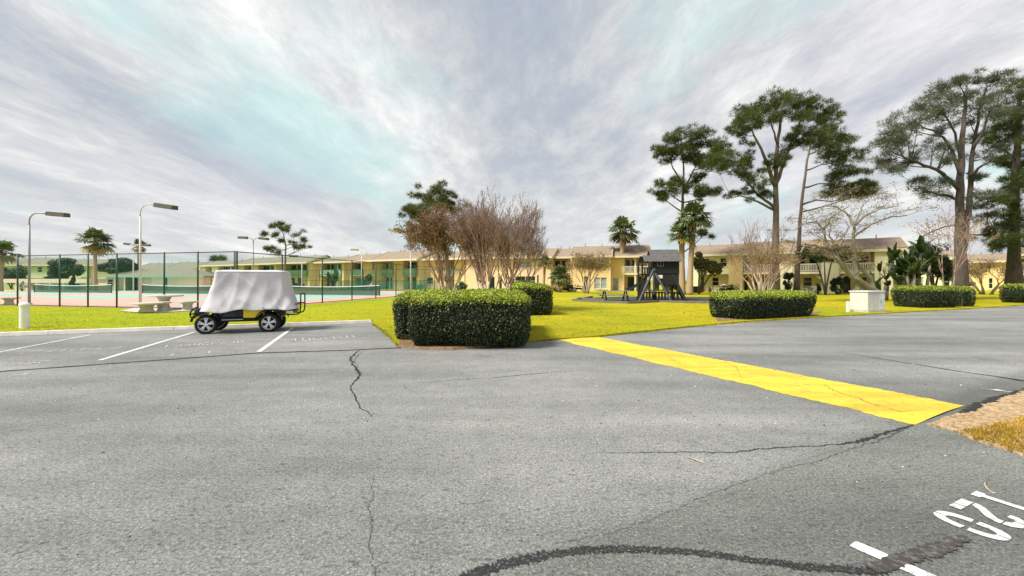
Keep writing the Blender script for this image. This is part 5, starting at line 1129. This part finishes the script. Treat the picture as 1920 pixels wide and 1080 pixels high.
# ================================================================== GOLF CART
fw, rw = G(387, 626), G(505, 622); ax = (rw-fw); wb = ax.length; ax.normalize(); lat = Vector((-ax.y, ax.x, 0)); ctr = (fw+rw)/2+lat*.49
cart = thing('golf_cart', 'lifted golf cart with yellow side panel parked across the bays', 'golf cart', ctr, math.atan2(ax.y, ax.x))
hb_ = wb/2; WR = .282                                                    # local: +x to the rear, -y towards the camera
def wheel(x, y, steer=0.0):
    o = empty('wheel', (x, y, WR), steer, cart); sg = -1 if y < 0 else 1; T = .105
    prof = [(.205, -T*.9), (.228, -T), (.262, -T*.95), (.276, -T*.7), (WR, -T*.35), (WR, T*.35), (.276, T*.7), (.262, T*.95), (.228, T), (.205, T*.9)]
    b = MB(); b.lathe(prof, n=36, axis='y')
    b.f = b.f[:-2]
    for k in range(30):
        a = 6.2832*k/30; b.beam(Vector((math.cos(a)*.274, -T*.95, math.sin(a)*.274)), Vector((math.cos(a+.05)*.282, T*.95, math.sin(a+.05)*.282)), .03, .022, (math.cos(a), 0, math.sin(a)))
    b.build('tyre', 'rubber', o)
    b = MB(); yo = sg*T*.80
    b.lathe([(.182, yo-sg*.05), (.203, yo), (.211, yo), (.211, yo-sg*.10), (.185, yo-sg*.10)] if sg > 0 else [(.185, yo+.10), (.211, yo+.10), (.211, yo), (.203, yo), (.182, yo+.05)], n=36, axis='y'); b.f = b.f[:-2]
    for k in range(5):
        for q in (-.17, .17):
            a = 6.2832*k/5+.3; b.beam(Vector((math.cos(a)*.03, yo-sg*.005, math.sin(a)*.03)), Vector((math.cos(a+q)*.200, yo-sg*.012, math.sin(a+q)*.200)), .036, .026, (0, 1, 0))
    b.lathe([(.042, yo-.02), (.042, yo+.02)], n=14, axis='y'); b.build('rim', 'rim', o)
    b = MB(); b.lathe([(.196, yo-sg*.09), (.196, yo-sg*.095)], n=24, axis='y'); b.build('rim_well', 'black', o)
wheel(-hb_, -.49, R(8)); wheel(-hb_, .49, R(8)); wheel(hb_, -.49); wheel(hb_, .49)
def shell(name, sec, y0, y1, m, inset=.05, bevel=.025, parent=cart):
    """side outline (x, z) extruded across, edges eased"""
    b = MB(); n = len(sec); b.v = [(x, y0, z) for x, z in sec]+[(x, y1, z) for x, z in sec]; b.f = [tuple(range(n)), tuple(reversed(range(n, 2*n)))]+[(i, n+i, n+(i+1) % n, (i+1) % n) for i in range(n)]
    return b.build(name, m, parent, bevel=bevel)
shell('chassis', [(-.62, .33), (.45, .33), (1.15, .42), (1.15, .50), (.4, .44), (-.62, .44)], -.40, .40, 'black')
cw = shell('front_cowl', [(-1.06, .50), (-1.13, .60), (-1.10, .72), (-.92, .80), (-.45, .92), (-.36, .90), (-.40, .62), (-.45, .46), (-.52, .62), (-.70, .70), (-.95, .68), (-1.08, .58)], -.56, .56, 'cart_navy')
for y in (-.40, .40): MB().lathe([(.075, -.03), (.07, .03)], c=(-1.10, y, .66), n=14, axis='y').build('headlight', 'lens_pale', cw)
shell('inner_body', [(-.50, .47), (.0, .47), (.0, .80), (-.50, .84)], -.50, .50, 'cart_navy', bevel=.01)
shell('floor_board', [(-.45, .40), (.18, .40), (.18, .46), (-.45, .46)], -.60, .60, 'black', bevel=.01)
MB().box(-.40, .16, -.645, -.61, .40, .425).build('running_board', 'chrome', cart, bevel=.008)
sp = shell('side_panel', [(.14, .45), (.14, .74), (.70, .72), (.70, .665), (.60, .58), (.53, .50), (.49, .45)], -.575, .575, 'cart_yellow', bevel=.02)
shell('seat', [(.05, .74), (.05, .90), (.75, .90), (.75, .745)], -.52, .52, 'cart_seat')
shell('seat_skirt', [(-.05, .47), (.135, .47), (.135, .735), (-.12, .735)], -.56, .56, 'black')
# fender flares
for (x, y) in ((-hb_, -.53), (hb_, -.53), (-hb_, .53), (hb_, .53)):
    b = MB(); n = 12; st = []
    for i in range(n+1):
        a = R(10+160*i/n); st.append((x+math.cos(a)*.37, WR+.02+math.sin(a)*.37))
    for i in range(n):
        (x0, z0), (x1, z1) = st[i], st[i+1]; b.quad((x0, y-.10, z0), (x1, y-.10, z1), (x1, y+.10, z1), (x0, y+.10, z0)); b.quad((x0, y-.10, z0), (x0, y-.10, z0+.035), (x1, y-.10, z1+.035), (x1, y-.10, z1)).quad((x0, y-.10, z0+.035), (x0, y+.10, z0+.03), (x1, y+.10, z1+.03), (x1, y-.10, z1+.035)).quad((x0, y+.10, z0), (x1, y+.10, z1), (x1, y+.10, z1+.03), (x0, y+.10, z0+.03))
    b.build('fender', 'black', cart)
b = MB()
for y in (-.38, .38): b.tube([(-1.12, y, .48), (-1.26, y, .50), (-1.28, y, .58), (-1.23, y, .72), (-1.08, y, .80)], .022, 8)
b.tube([(-1.28, -.38, .58), (-1.28, .38, .58)], .022, 8).tube([(-1.235, -.38, .71), (-1.235, .38, .71)], .018, 8); b.build('brush_guard', 'black', cart, smooth=True)
rs_ = shell('rear_deck', [(1.10, .50), (1.10, .62), (1.30, .66), (1.52, .64), (1.52, .57), (1.3, .54)], -.52, .52, 'black', bevel=.01)
MB().box(1.30, 1.50, -.545, -.522, .56, .64).build('reflector', 'lens_pale', rs_)
shell('rear_body', [(.70, .46), (.70, .74), (1.12, .70), (1.12, .50), (1.04, .66), (.84, .70), (.72, .60)], -.55, .55, 'black', bevel=.01)
shell('rear_seat', [(.85, .72), (.85, .88), (1.15, .90), (1.15, .72)], -.50, .50, 'cart_seat')
b = MB()
for y in (-.46, .46): b.tube([(1.3, y, .52), (1.58, y, .52), (1.65, y, .54), (1.69, y, .62), (1.70, y, .80), (1.70, y, 1.16)], .022, 8).tube([(1.2, y, .845), (1.70, y, .845)], .020, 8)
b.tube([(1.70, -.46, 1.16), (1.70, .46, 1.16)], .026, 8); b.build('grab_bar', 'black', cart, smooth=True)
b = MB()
for (x0, z0, x1, z1) in ((-.55, .98, -.42, 1.82), (1.0, .9, 1.10, 1.82)):
    for y in (-.52, .52): b.tube([(x0, y, z0), (x1, y, z1)], .02, 6)
b.build('roof_post', 'black', cart); MB().box(-.56, 1.20, -.54, .55, 1.82, 1.86).build('roof', 'black', cart, bevel=.015)
# draped cover: a sheet over the roof, pulled in folds down to an uneven hem
cov = MB(); NA, NH = 200, 44; rr = random.Random(5)
def rrect(t, x0, x1, hw, rc):
    """point on a rounded rectangle, t in 0..1, near side first"""
    L1 = (x1-x0)-2*rc; L2 = 2*hw-2*rc; C = math.pi/2*rc; tot = 2*(L1+L2)+4*C; s_ = t*tot
    segs = [(L1, lambda s: (x0+rc+s, -hw, 0, -1)), (C, lambda s: (x1-rc+rc*math.sin(s/rc), -hw+rc-rc*math.cos(s/rc), math.sin(s/rc), -math.cos(s/rc))), (L2, lambda s: (x1, -hw+rc+s, 1, 0)), (C, lambda s: (x1-rc+rc*math.cos(s/rc), hw-rc+rc*math.sin(s/rc), math.cos(s/rc), math.sin(s/rc))),
            (L1, lambda s: (x1-rc-s, hw, 0, 1)), (C, lambda s: (x0+rc-rc*math.sin(s/rc), hw-rc+rc*math.cos(s/rc), -math.sin(s/rc), math.cos(s/rc))), (L2, lambda s: (x0, hw-rc-s, -1, 0)), (C, lambda s: (x0+rc-rc*math.cos(s/rc), -hw+rc-rc*math.sin(s/rc), -math.cos(s/rc), -math.sin(s/rc)))]
    for ln, fn in segs:
        if s_ <= ln: return fn(s_)
        s_ -= ln
    return segs[0][1](0)
ph = [rr.uniform(0, 6.28) for _ in range(12)]
from mathutils import noise as mnoise
def ridge(v): return 1-2*abs(mnoise.noise(v))
def fold(x, y, z, side):
    """slack in the cloth: tight under the roof edge, looser below, with a few sharp diagonal creases"""
    f = (1.86-z)/1.15; q = x*1.0+y*1.3; so_ = 7 if y > 0 else 0
    soft = .050*math.sin(q*2.6+ph[0]+f*1.1)+.030*math.sin(q*4.9+ph[1]-f*1.7)
    cr = ridge(Vector((q*1.5+z*1.1, z*.75-q*.35, so_)))*.046+ridge(Vector((q*2.2-z*1.5, z*.9+q*.4, so_+3)))*.034+ridge(Vector((q*5+z*2.2, z*2.0, so_+5)))*.010
    return max(0, f)**1.2*soft+(.25+.75*f)*cr-.02
rings = []
def hem(x): return .700+.05*math.sin(x*3.1+.6)+.03*math.sin(x*7.3+1)+(.13*max(0, (x-.9)) if x > .9 else 0)-.04*math.exp(-((x-.15)/.4)**2)
for j in range(NH+1):
    g = j/NH; row = []
    for i in range(NA):
        t = i/NA
        if g < .14:                              # roof
            k = g/.14; sc = .12+.88*k; x, y, nx, ny = rrect(t, -.60, 1.24, .58, .12); xc = .32; X = xc+(x-xc)*sc; Y_ = y*sc; Z = 1.905-.035*k**3-.012*math.sin(X*4.1+ph[6])*math.sin(Y_*5+ph[7])
        else:
            k = (g-.14)/.86; x0 = -.62-.26*k**.95; x1 = 1.26+.24*k**1.1; hw = .59+.10*k; x, y, nx, ny = rrect(t, x0, x1, hw, .12+.10*k); Z = 1.868*(1-k)+hem(x)*k; fo = fold(x, y, Z, 0); pull = -.05*math.sin(math.pi*k)
            X = x+nx*(fo+pull); Y_ = y+ny*(fo+pull)
        row.append(len(cov.v)); cov.v.append((X, Y_, Z))
    rings.append(row)
for j in range(NH):
    for i in range(NA): cov.f.append((rings[j][i], rings[j][(i+1) % NA], rings[j+1][(i+1) % NA], rings[j+1][i]))
cov.f.append(tuple(reversed(rings[0])))
co = cov.build('vehicle_cover', 'cover', smooth=True); co.location = ctr; co.rotation_euler = (0, 0, math.atan2(ax.y, ax.x)); tag(co, 'pale grey fabric cover draped over the golf cart', 'cover')
sm = co.modifiers.new('thick', 'SOLIDIFY'); sm.thickness = .006
def ring_tube(j, r, name, m, lift=.004):
    b = MB(); P = [Vector(cov.v[i]) for i in rings[j]]; c_ = Vector((.3, 0, 0)); P = [p+((p-c_)*Vector((1, 1, 0))).normalized()*lift for p in P]; b.tube(P+[P[0]], r, 5, False); b.build(name, m, co)
ring_tube(7, .007, 'seam', 'pole_grey'); ring_tube(NH, .008, 'hem_cord', 'box_trim')
for x_ in (.70, 1.05):
    i_ = min(range(NA), key=lambda q: abs(cov.v[rings[NH][q]][0]-x_)+(9 if cov.v[rings[NH][q]][1] > 0 else 0)); p_ = Vector(cov.v[rings[NH][i_]])
    MB().beam(p_+Vector((0, -.012, .07)), p_+Vector((.16, .02, -.16)), .006, .03, (0, 1, 0)).build('strap', 'black', co)

# ================================================================== CONCRETE PICNIC SET
pb = bed(gpts([(225, 586), (262, 589), (300, 589), (345, 586), (385, 583), (380, 577), (330, 575.5), (260, 578)]), 'concrete_slab', 'concrete', LZ+.03)
def ctable(label, px, py, rt, h, name, cat, rp):
    c = G(px, py, LZ+.03); t = thing(name, label, cat, c, 0, 'concrete picnic furniture')
    MB().lathe([(rt*.72, h-.09), (rt, h-.075), (rt, h-.01), (rt*.985, h)], n=28).build('top', 'concrete', t)
    MB().lathe([(rp*1.15, 0), (rp*1.1, .04), (rp*.85, h*.35), (rp*.95, h*.65), (rp*1.35, h-.088)], n=18).build('pedestal', 'concrete', t)
ctable('round concrete picnic table on the small slab', 308, 580, .80, .74, 'picnic_table', 'table', .24)
ctable('left concrete stool of the picnic set', 275, 585, .62, .44, 'picnic_bench', 'bench', .28)
ctable('middle concrete stool of the picnic set', 304, 582.5, .38, .44, 'picnic_bench', 'bench', .22)
ctable('right concrete stool of the picnic set near the cart', 352, 580.5, .45, .44, 'picnic_bench', 'bench', .22)
ctable('far concrete seat by the left edge beyond the lawn', 17, 571, .5, .44, 'picnic_bench', 'bench', .22)

# ================================================================== PLAY AREA
pa = [G(x, y, LZ) for x, y in ((1074, 564.5), (1120, 567), (1178, 569.5), (1205, 568.5), (1235, 566.5), (1290, 568.5), (1345, 569.5), (1350, 557), (1240, 556), (1170, 556), (1110, 558))]
bed(pa, 'play_area_mulch', 'mulch_dark', LZ+.008)
te = tag(empty('timber_edging', pa[0]), 'dark timber edging round the play area', 'edging')
for i in range(len(pa)-1):
    if i >= 7: continue
    MB().beam(pa[i]+Vector((0, 0, .07)), pa[i+1]+Vector((0, 0, .07)), .14, .15).build('timber', 'timber', te, origin=pa[0])
MB().beam(pa[10]+Vector((0, 0, .07)), pa[0]+Vector((0, 0, .07)), .14, .15).build('timber', 'timber', te, origin=pa[0])
MB().beam(G(1084, 561.5, LZ)+Vector((0, 0, .1)), G(1135, 565.5, LZ)+Vector((0, 0, .1)), .14, .16).build('timber', 'timber', te, origin=pa[0])
# play tower; local x right, -y to the camera
PY = 33.0; c = GX(1243, PY, LZ); S_ = PY/F; pt = thing('play_set', 'dark wooden play tower with shingled roof, slide and swing beam', 'play set', c, R(-6))
def lx(px): return (px-1243)*S_
def lz(py): return CH-(py-HZ)*S_-LZ
x0, x1, yA, yB = lx(1221), lx(1266), -.85, .85
for x in (x0+.06, x1-.06):
    for y in (yA+.06, yB-.06): MB().box(x-.07, x+.07, y-.07, y+.07, -.05, lz(487)).build('post', 'wood_dark', pt)
zc0, zc1 = lz(513), lz(489)
MB().box(x0, x1, yA, yB, zc0-.10, zc0).build('deck', 'wood_dark', pt)
# cabin walls of planks with a framed window
for (a0, a1, yy, nm) in ((x0, x1, yA-.02, 'front'), (x0, x1, yB+.02, 'back')):
    wx0, wx1, wz0, wz1 = lx(1229), lx(1238), lz(499), lz(492)
    z = zc0; k = 0
    while z < zc1-.02:
        zt = min(z+.13, zc1)
        if nm == 'front' and z < wz1 and zt > wz0:
            for (s0, s1) in ((a0, wx0), (wx1, a1)): MB().box(s0, s1, yy-.02, yy+.02, z, zt-.012).build('plank', 'wood_dark', pt)
        else: MB().box(a0, a1, yy-.02, yy+.02, z, zt-.012).build('plank', 'wood_dark', pt)
        z += .13
fm = MB().box(wx0-.05, wx1+.05, yA-.06, yA-.042, wz0-.05, wz0).box(wx0-.05, wx1+.05, yA-.06, yA-.042, wz1, wz1+.05).box(wx0-.05, wx0, yA-.06, yA-.042, wz0, wz1).box(wx1, wx1+.05, yA-.06, yA-.042, wz0, wz1).box((wx0+wx1)/2-.02, (wx0+wx1)/2+.02, yA-.055, yA-.043, wz0, wz1).build('window_frame', 'wood_grey', pt)
for xx in (x0-.02, x1+.02): MB().box(xx-.02, xx+.02, yA, yB, zc0, zc1).build('side_wall', 'wood_dark', pt)
# cabin apron below deck and sign
MB().box(x0+.1, x1-.02, yA-.03, yA+.0, lz(534), zc0-.12).build('apron_wall', 'wood_dark', pt)
MB().box(lx(1229), lx(1237), yA-.06, yA-.035, lz(522), lz(516)).build('sign_board', 'white_paint', pt)
# roof: overlapping shingle courses, ridge along x
rx0, rx1 = lx(1203), lx(1270); zr_, ze_ = lz(468), lz(491); rfp = empty('roof', (0, 0, 0), 0, pt)
for sg in (-1, 1):
    for k in range(8):
        f0, f1 = k/8, (k+1)/8; ya = sg*(1.15*(1-f0)); yb = sg*(1.15*(1-f1)); za = ze_+(zr_-ze_)*f0; zb_ = ze_+(zr_-ze_)*f1; b = MB(); xl = rx0 if k > 2 else rx0
        pr = [(ya, za+.03), (yb, zb_+.005), (yb, zb_-.03), (ya, za-.02)]
        xl = rx0+(.0 if k < 4 else .55); b.v = [(xl, y, z) for y, z in pr]+[(rx1, y, z) for y, z in pr]; b.f = [(0, 1, 2, 3), (7, 6, 5, 4)]+[(i, 4+i, 4+(i+1) % 4, (i+1) % 4) for i in range(4)]; b.build('shingle_course', 'shingle', rfp)
b = MB(); b.v = [(x1+.1, -1.0, ze_-.02), (x1+.1, 1.0, ze_-.02), (x1+.1, 0, zr_-.06), (x1+.14, -1.0, ze_-.02), (x1+.14, 1.0, ze_-.02), (x1+.14, 0, zr_-.06)]; b.f = [(0, 1, 2), (5, 4, 3), (0, 3, 4, 1), (1, 4, 5, 2), (2, 5, 3, 0)]; b.build('gable', 'wood_dark', rfp)
# side porch left with pickets
xp0, xp1 = lx(1200), x0-.03
MB().box(xp0, xp1, yA, yB, lz(516), lz(513)).build('porch_deck', 'wood_dark', pt)
for y in (yA+.05, yB-.05): MB().box(xp0, xp0+.12, y-.06, y+.06, -.05, lz(490)).build('post', 'wood_dark', pt)
def pickets(px0, px1, y, z0, z1, n, m='wood_dark', nm='picket'):
    for i in range(n):
        x = lx(px0+(px1-px0)*(i+.5)/n); w_ = (lx(px1)-lx(px0))/n*.30; MB().box(x-w_, x+w_, y-.02, y+.02, z0, z1).build(nm, m, pt)
pickets(1199, 1221, yA-.03, lz(515), lz(503), 5); MB().box(xp0, xp1, yA-.055, yA-.052+.045, lz(504), lz(502)).build('rail', 'wood_dark', pt)
pickets(1201, 1266, yA-.03, lz(562), lz(546), 12); MB().box(lx(1200), lx(1266), yA-.07, yA-.052, lz(549), lz(546.5)).build('rail', 'wood_dark', pt); MB().box(lx(1200), lx(1266), yA-.07, yA-.052, lz(563), lz(560)).build('rail', 'wood_dark', pt)
# A-frame and beams
for (a, c_) in (((1219, 507, -1.3), (1189, 563, -2.3)), ((1219, 507, -1.3), (1246, 563, -2.0)), ((1256, 515, yA), (1274, 561, -1.6)), ((1262, 520, yB), (1290, 557, 1.4))):
    MB().beam((lx(a[0]), a[2], lz(a[1])), (lx(c_[0]), c_[2], -.03), .13, .13).build('leg', 'wood_leg' if a[0] == 1219 else 'wood_dark', pt)
MB().beam((lx(1219), -1.55, lz(506)), (lx(1226), yB, lz(506)), .15, .17).build('swing_beam', 'wood_leg', pt)
for q in (-.9, -1.25):
    MB().tube([(lx(1221), q, lz(508)), (lx(1220), q, .45)], .015, 5).build('chain', 'pole_grey', pt)
MB().box(lx(1216), lx(1224), -1.3, -.85, .42, .46).build('swing_seat', 'black', pt)
# climbing rope net / ladder and slide
b = MB(); pr = [(lx(1213), lz(524)), (lx(1205), lz(529)), (lx(1196), lz(536)), (lx(1187), lz(541)), (lx(1177), lz(544.5))]
for i in range(len(pr)-1):
    (a, za), (c_, zc_) = pr[i], pr[i+1]
    for (q0, q1, h0, h1) in ((-.25, .25, 0, 0), (-.29, -.25, .18, .18), (.25, .29, .18, .18)):
        b.quad((a, q0, za+h0), (a, q1, za+h1), (c_, q1, zc_+h1), (c_, q0, zc_+h0))
    for q in (-.27, .27): b.quad((a, q, za-.03), (a, q, za+.18), (c_, q, zc_+.18), (c_, q, zc_-.03))
b.build('slide', 'slide_green', pt)
for k in range(6):
    f = k/5; MB().beam((lx(1195+f*14), -.9+.0, lz(560-f*40)), (lx(1195+f*14), -.3, lz(560-f*40)), .06, .05).build('rung', 'wood_dark', pt)
for y in (-.9, -.3): MB().beam((lx(1193), y, -.02), (lx(1211), y, lz(516)), .08, .10).build('ladder_rail', 'wood_dark', pt)
for px, w_ in ((1215, .35), (1231, .3), (1245, .32)): MB().box(lx(px)-w_/2, lx(px)+w_/2, -.3, -.2, lz(545), lz(534)).build('climbing_panel', 'wood_grey', pt)
# wooden picnic table
c = GX(1153, 31.5, LZ); t = thing('picnic_table', 'grey wooden picnic table left of the play set', 'table', c, R(4))
for k in range(4): MB().box(-1.18, 1.18, -.36+k*.18, -.36+k*.18+.165, .72, .765).build('plank', 'wood_grey', t)
for y in (-.80, .58):
    for k in range(2): MB().box(-1.18, 1.18, y+k*.115, y+k*.115+.105, .42, .455).build('seat_plank', 'wood_grey', t)
for x in (-.8, .8):
    MB().beam((x, -.62, 0), (x, -.16, .72), .07, .10).build('leg', 'wood_dark', t); MB().beam((x, .62, 0), (x, .16, .72), .07, .10).build('leg', 'wood_dark', t); MB().box(x-.13, x-.04, -.82, .82, .36, .418).build('crossbar', 'wood_dark', t)

# ================================================================== UTILITY BOX AND SMALL THINGS
c = G(1642, 587.5); t = thing('utility_box', 'pale boxy utility cabinet on the lawn by the drive', 'utility box', (c.x, c.y+.5, LZ), R(20)); t.scale = (.80, .80, 1.0)
MB().box(-.85, .85, -.58, .58, -.03, .10).build('plinth', 'concrete', t); MB().box(-.78, .78, -.50, .50, .10, .96).build('cabinet', 'box_pale', t, bevel=.02); MB().box(-.82, .82, -.54, .54, .965, 1.02).build('lid', 'box_trim', t, bevel=.012)
MB().box(.30, .775, -.515, -.502, .13, .94).build('door', 'box_trim', t, bevel=.004); MB().box(.56, .72, -.525, -.517, .62, .80).build('notice', 'white_paint', t); MB().box(.34, .37, -.545, -.516, .45, .60).build('handle', 'chrome', t)
c = G(1590, 584.5, LZ); MB().box(-.06, .06, -.05, .05, -.05, .50).build('marker_stake', 'plastic_white', loc=c, bevel=.01); tag(bpy.data.objects['marker_stake'], 'short white marker stake left of the utility box', 'stake')
LF('dark evergreen crown behind the leaning bare limbs', GX(1548, 44, LZ), 5, [((-1.4, 0, 4.5), 1.8, 1.3, .8), ((1.0, 0, 4.6), 1.9, 1.4, .8), ((-.2, 0, 4.0), 1.5, 1.2, .7)], 'bark_dark', 'leaf_dark', 77, .16, 170)
for px, Y, lab in ((787, 67, 'green air conditioner box before the town house end wall'), (668, 70, 'green air conditioner box behind the court shrub'), (862, 62, 'green box beside the narrow gold wall')):
    t = thing('air_conditioner', lab, 'air conditioner', GX(px, Y, LZ), 0, 'air conditioners'); MB().box(-.42, .42, -.4, .4, -.02, .80).build('cabinet', 'door_green', t, bevel=.03); MB().lathe([(.32, .805), (.32, .83), (.1, .85)], n=16).build('fan_grille', 'fence_green', t)
c = GX(1608, 43, LZ); o = MB().box(-.3, .3, -.2, .2, 0, .5).box(-.33, .33, -.23, .23, .502, .55).build('meter_box', 'plastic_white', loc=c, bevel=.02); tag(o, 'small white box on the grass beneath the leaning limbs', 'box')

# patio chairs
def chair(label, px, Y, rz):
    t = thing('patio_chair', label, 'chair', GX(px, Y, LZ), rz, 'white patio chairs'); 
    MB().box(-.28, .28, -.27, .25, .38, .42).build('seat', 'plastic_white', t, bevel=.01); MB().box(-.28, .28, .24, .29, .42, .92).build('backrest', 'plastic_white', t, bevel=.01)
    for x in (-.25, .25):
        for y in (-.23, .23): MB().box(x-.03, x+.03, y-.03, y+.03, -.02, .379).build('leg', 'plastic_white', t)
        MB().box(x-.04, x+.04, -.27, .238, .60, .64).build('armrest', 'plastic_white', t); MB().box(x-.03, x+.03, -.25, -.19, .421, .599).build('arm_post', 'plastic_white', t)
chair('left white patio chair under the balcony', 1508.5, 46, R(60)); chair('right white patio chair under the balcony', 1523.5, 46, R(-60))
c = GX(1516, 46.4, LZ); t = thing('patio_table', 'small round patio table between the white chairs', 'table', c); MB().lathe([(.40, .66), (.40, .70)], n=18).build('top', 'timber', t); MB().lathe([(.22, 0), (.04, .05), (.04, .659)], n=10).build('pedestal', 'timber', t)
# patio clutter under the pale balcony
def planter(label, px, Y, r, h, m='terracotta', plant=True, sd=1):
    c = GX(px, Y, LZ); t = thing('planter', label, 'planter', c, 0, 'patio planters'); MB().lathe([(r*.7, 0), (r, h*.85), (r*1.08, h*.86), (r*1.08, h), (r*.85, h)], n=16).build('pot', m, t)
    if plant:
        lb = LB(); k = 120; P = np.array([0, 0, h])+RNG.normal(0, 1, (k, 3))*np.array([r*.6, r*.6, r*.5])+np.array([0, 0, r*.6]); leafs(lb, P, rdir(k), rdir(k), .12, .07); lb.build('foliage', 'leaf_mid', t)
planter('terracotta planter at the left of the cluttered patio', 1315, 52, .28, .45); planter('dark red planter at the right of the cluttered patio', 1382, 50, .30, .5); planter('dark tub by the gold pier', 1372, 51, .34, .62, 'black'); planter('dark tub beside the palm trunks', 1304, 51, .38, .8, 'black', False); planter('small clay pot under the play tower side', 1331, 52, .2, .35)
c = GX(1357, 52, LZ); t = thing('patio_table', 'dark round patio table on the cluttered patio', 'table', c); MB().lathe([(.55, .68), (.55, .72)], n=18).build('top', 'lamp_dark', t); MB().lathe([(.25, 0), (.04, .05), (.04, .679)], n=10).build('pedestal', 'lamp_dark', t)
for px, rz, nm in ((1341, 1.2, 'left'), (1368, -1.2, 'right')):
    t = thing('patio_chair', nm+' dark patio chair at the round table', 'chair', GX(px, 51.6, LZ), rz, 'dark patio chairs'); MB().box(-.27, .27, -.27, .25, .40, .44).build('seat', 'lamp_dark', t); MB().box(-.27, .27, .25, .29, .44, .95).build('backrest', 'lamp_dark', t)
    for x in (-.24, .24):
        for y in (-.23, .23): MB().box(x-.025, x+.025, y-.025, y+.025, -.02, .399).build('leg', 'lamp_dark', t)
def motorbike(label, px, Y, rz):
    t = thing('motorcycle', label, 'motorcycle', GX(px, Y, LZ), rz)
    for x in (-.65, .65):
        w_ = empty('wheel', (x, 0, .31), 0, t); b = MB(); b.lathe([(.22, -.05), (.31, -.045), (.31, .045), (.22, .05)], n=20, axis='y'); b.f = b.f[:-2]; b.build('tyre', 'rubber', w_); MB().lathe([(.21, -.01), (.21, .01)], n=16, axis='y').build('rim', 'chrome', w_)
    shell('frame', [(-.5, .35), (.35, .30), (.45, .5), (.1, .55), (-.35, .6)], -.12, .12, 'black', parent=t); shell('fuel_tank', [(-.38, .68), (-.30, .86), (.0, .86), (.12, .72)], -.14, .14, 'cart_navy', parent=t, bevel=.05); shell('seat', [(.12, .66), (.14, .76), (.55, .80), (.75, .86), (.75, .78), (.5, .66)], -.13, .13, 'black', parent=t)
    MB().tube([(-.65, 0, .31), (-.45, 0, .98)], .035, 6).build('fork', 'chrome', t); MB().tube([(-.35, -.36, 1.0), (-.45, 0, 1.0), (-.35, .36, 1.0)], .02, 6).build('handlebar', 'chrome', t); MB().lathe([(.02, -.06), (.10, .0), (.10, .05)], c=(-.56, 0, .88), n=14, axis='y').build('headlight', 'lens_pale', t)
motorbike('dark motorcycle parked by the tan crepe myrtle at the gold wall', 1086, 55, R(10)); motorbike('dark motorcycle on the cluttered patio', 1358, 50.5, R(30))
# dark parked cart behind the bushy palm
t = thing('parked_cart', 'dark open cart parked behind the low bushy palm', 'cart', GX(1056, 57, LZ), R(5))
for x in (-.85, .85):
    for y in (-.5, .5):
        w_ = empty('wheel', (x, y, .28), 0, t); b = MB(); b.lathe([(.16, -.09), (.28, -.08), (.28, .08), (.16, .09)], n=20, axis='y'); b.build('tyre', 'rubber', w_); MB().lathe([(.15, -.1), (.15, .1)], n=14, axis='y').build('rim', 'chrome', w_)
shell('body', [(-1.3, .35), (-1.3, .75), (-.5, .95), (-.45, .5), (.3, .5), (.35, .95), (1.25, .92), (1.25, .35)], -.55, .55, 'black', parent=t); MB().box(-.55, 1.1, -.55, .55, 1.72, 1.78).build('roof', 'black', t)
for x in (-.5, 1.0):
    for y in (-.5, .5): MB().tube([(x, y, .9), (x, y, 1.73)], .025, 6).build('roof_post', 'black', t)
b = MB(); b.quad((-.56, -.48, .97), (-.56, .48, .97), (-.5, .48, 1.68), (-.5, -.48, 1.68)); b.build('windscreen', 'glass_pale', t)
c = GX(1822, 60, LZ); t = thing('kettle_grill', 'small dark kettle grill before the bright gold wall', 'grill', c); MB().lathe([(.05, .7), (.34, .85), (.40, 1.02), (.41, 1.06), (.36, 1.22), (.15, 1.34), (.03, 1.36)], n=18).build('bowl', 'black', t)
for k in range(3): a = 2.09*k; MB().tube([(math.cos(a)*.45, math.sin(a)*.45, -.02), (math.cos(a)*.15, math.sin(a)*.15, .78)], .025, 6).build('leg', 'chrome', t)
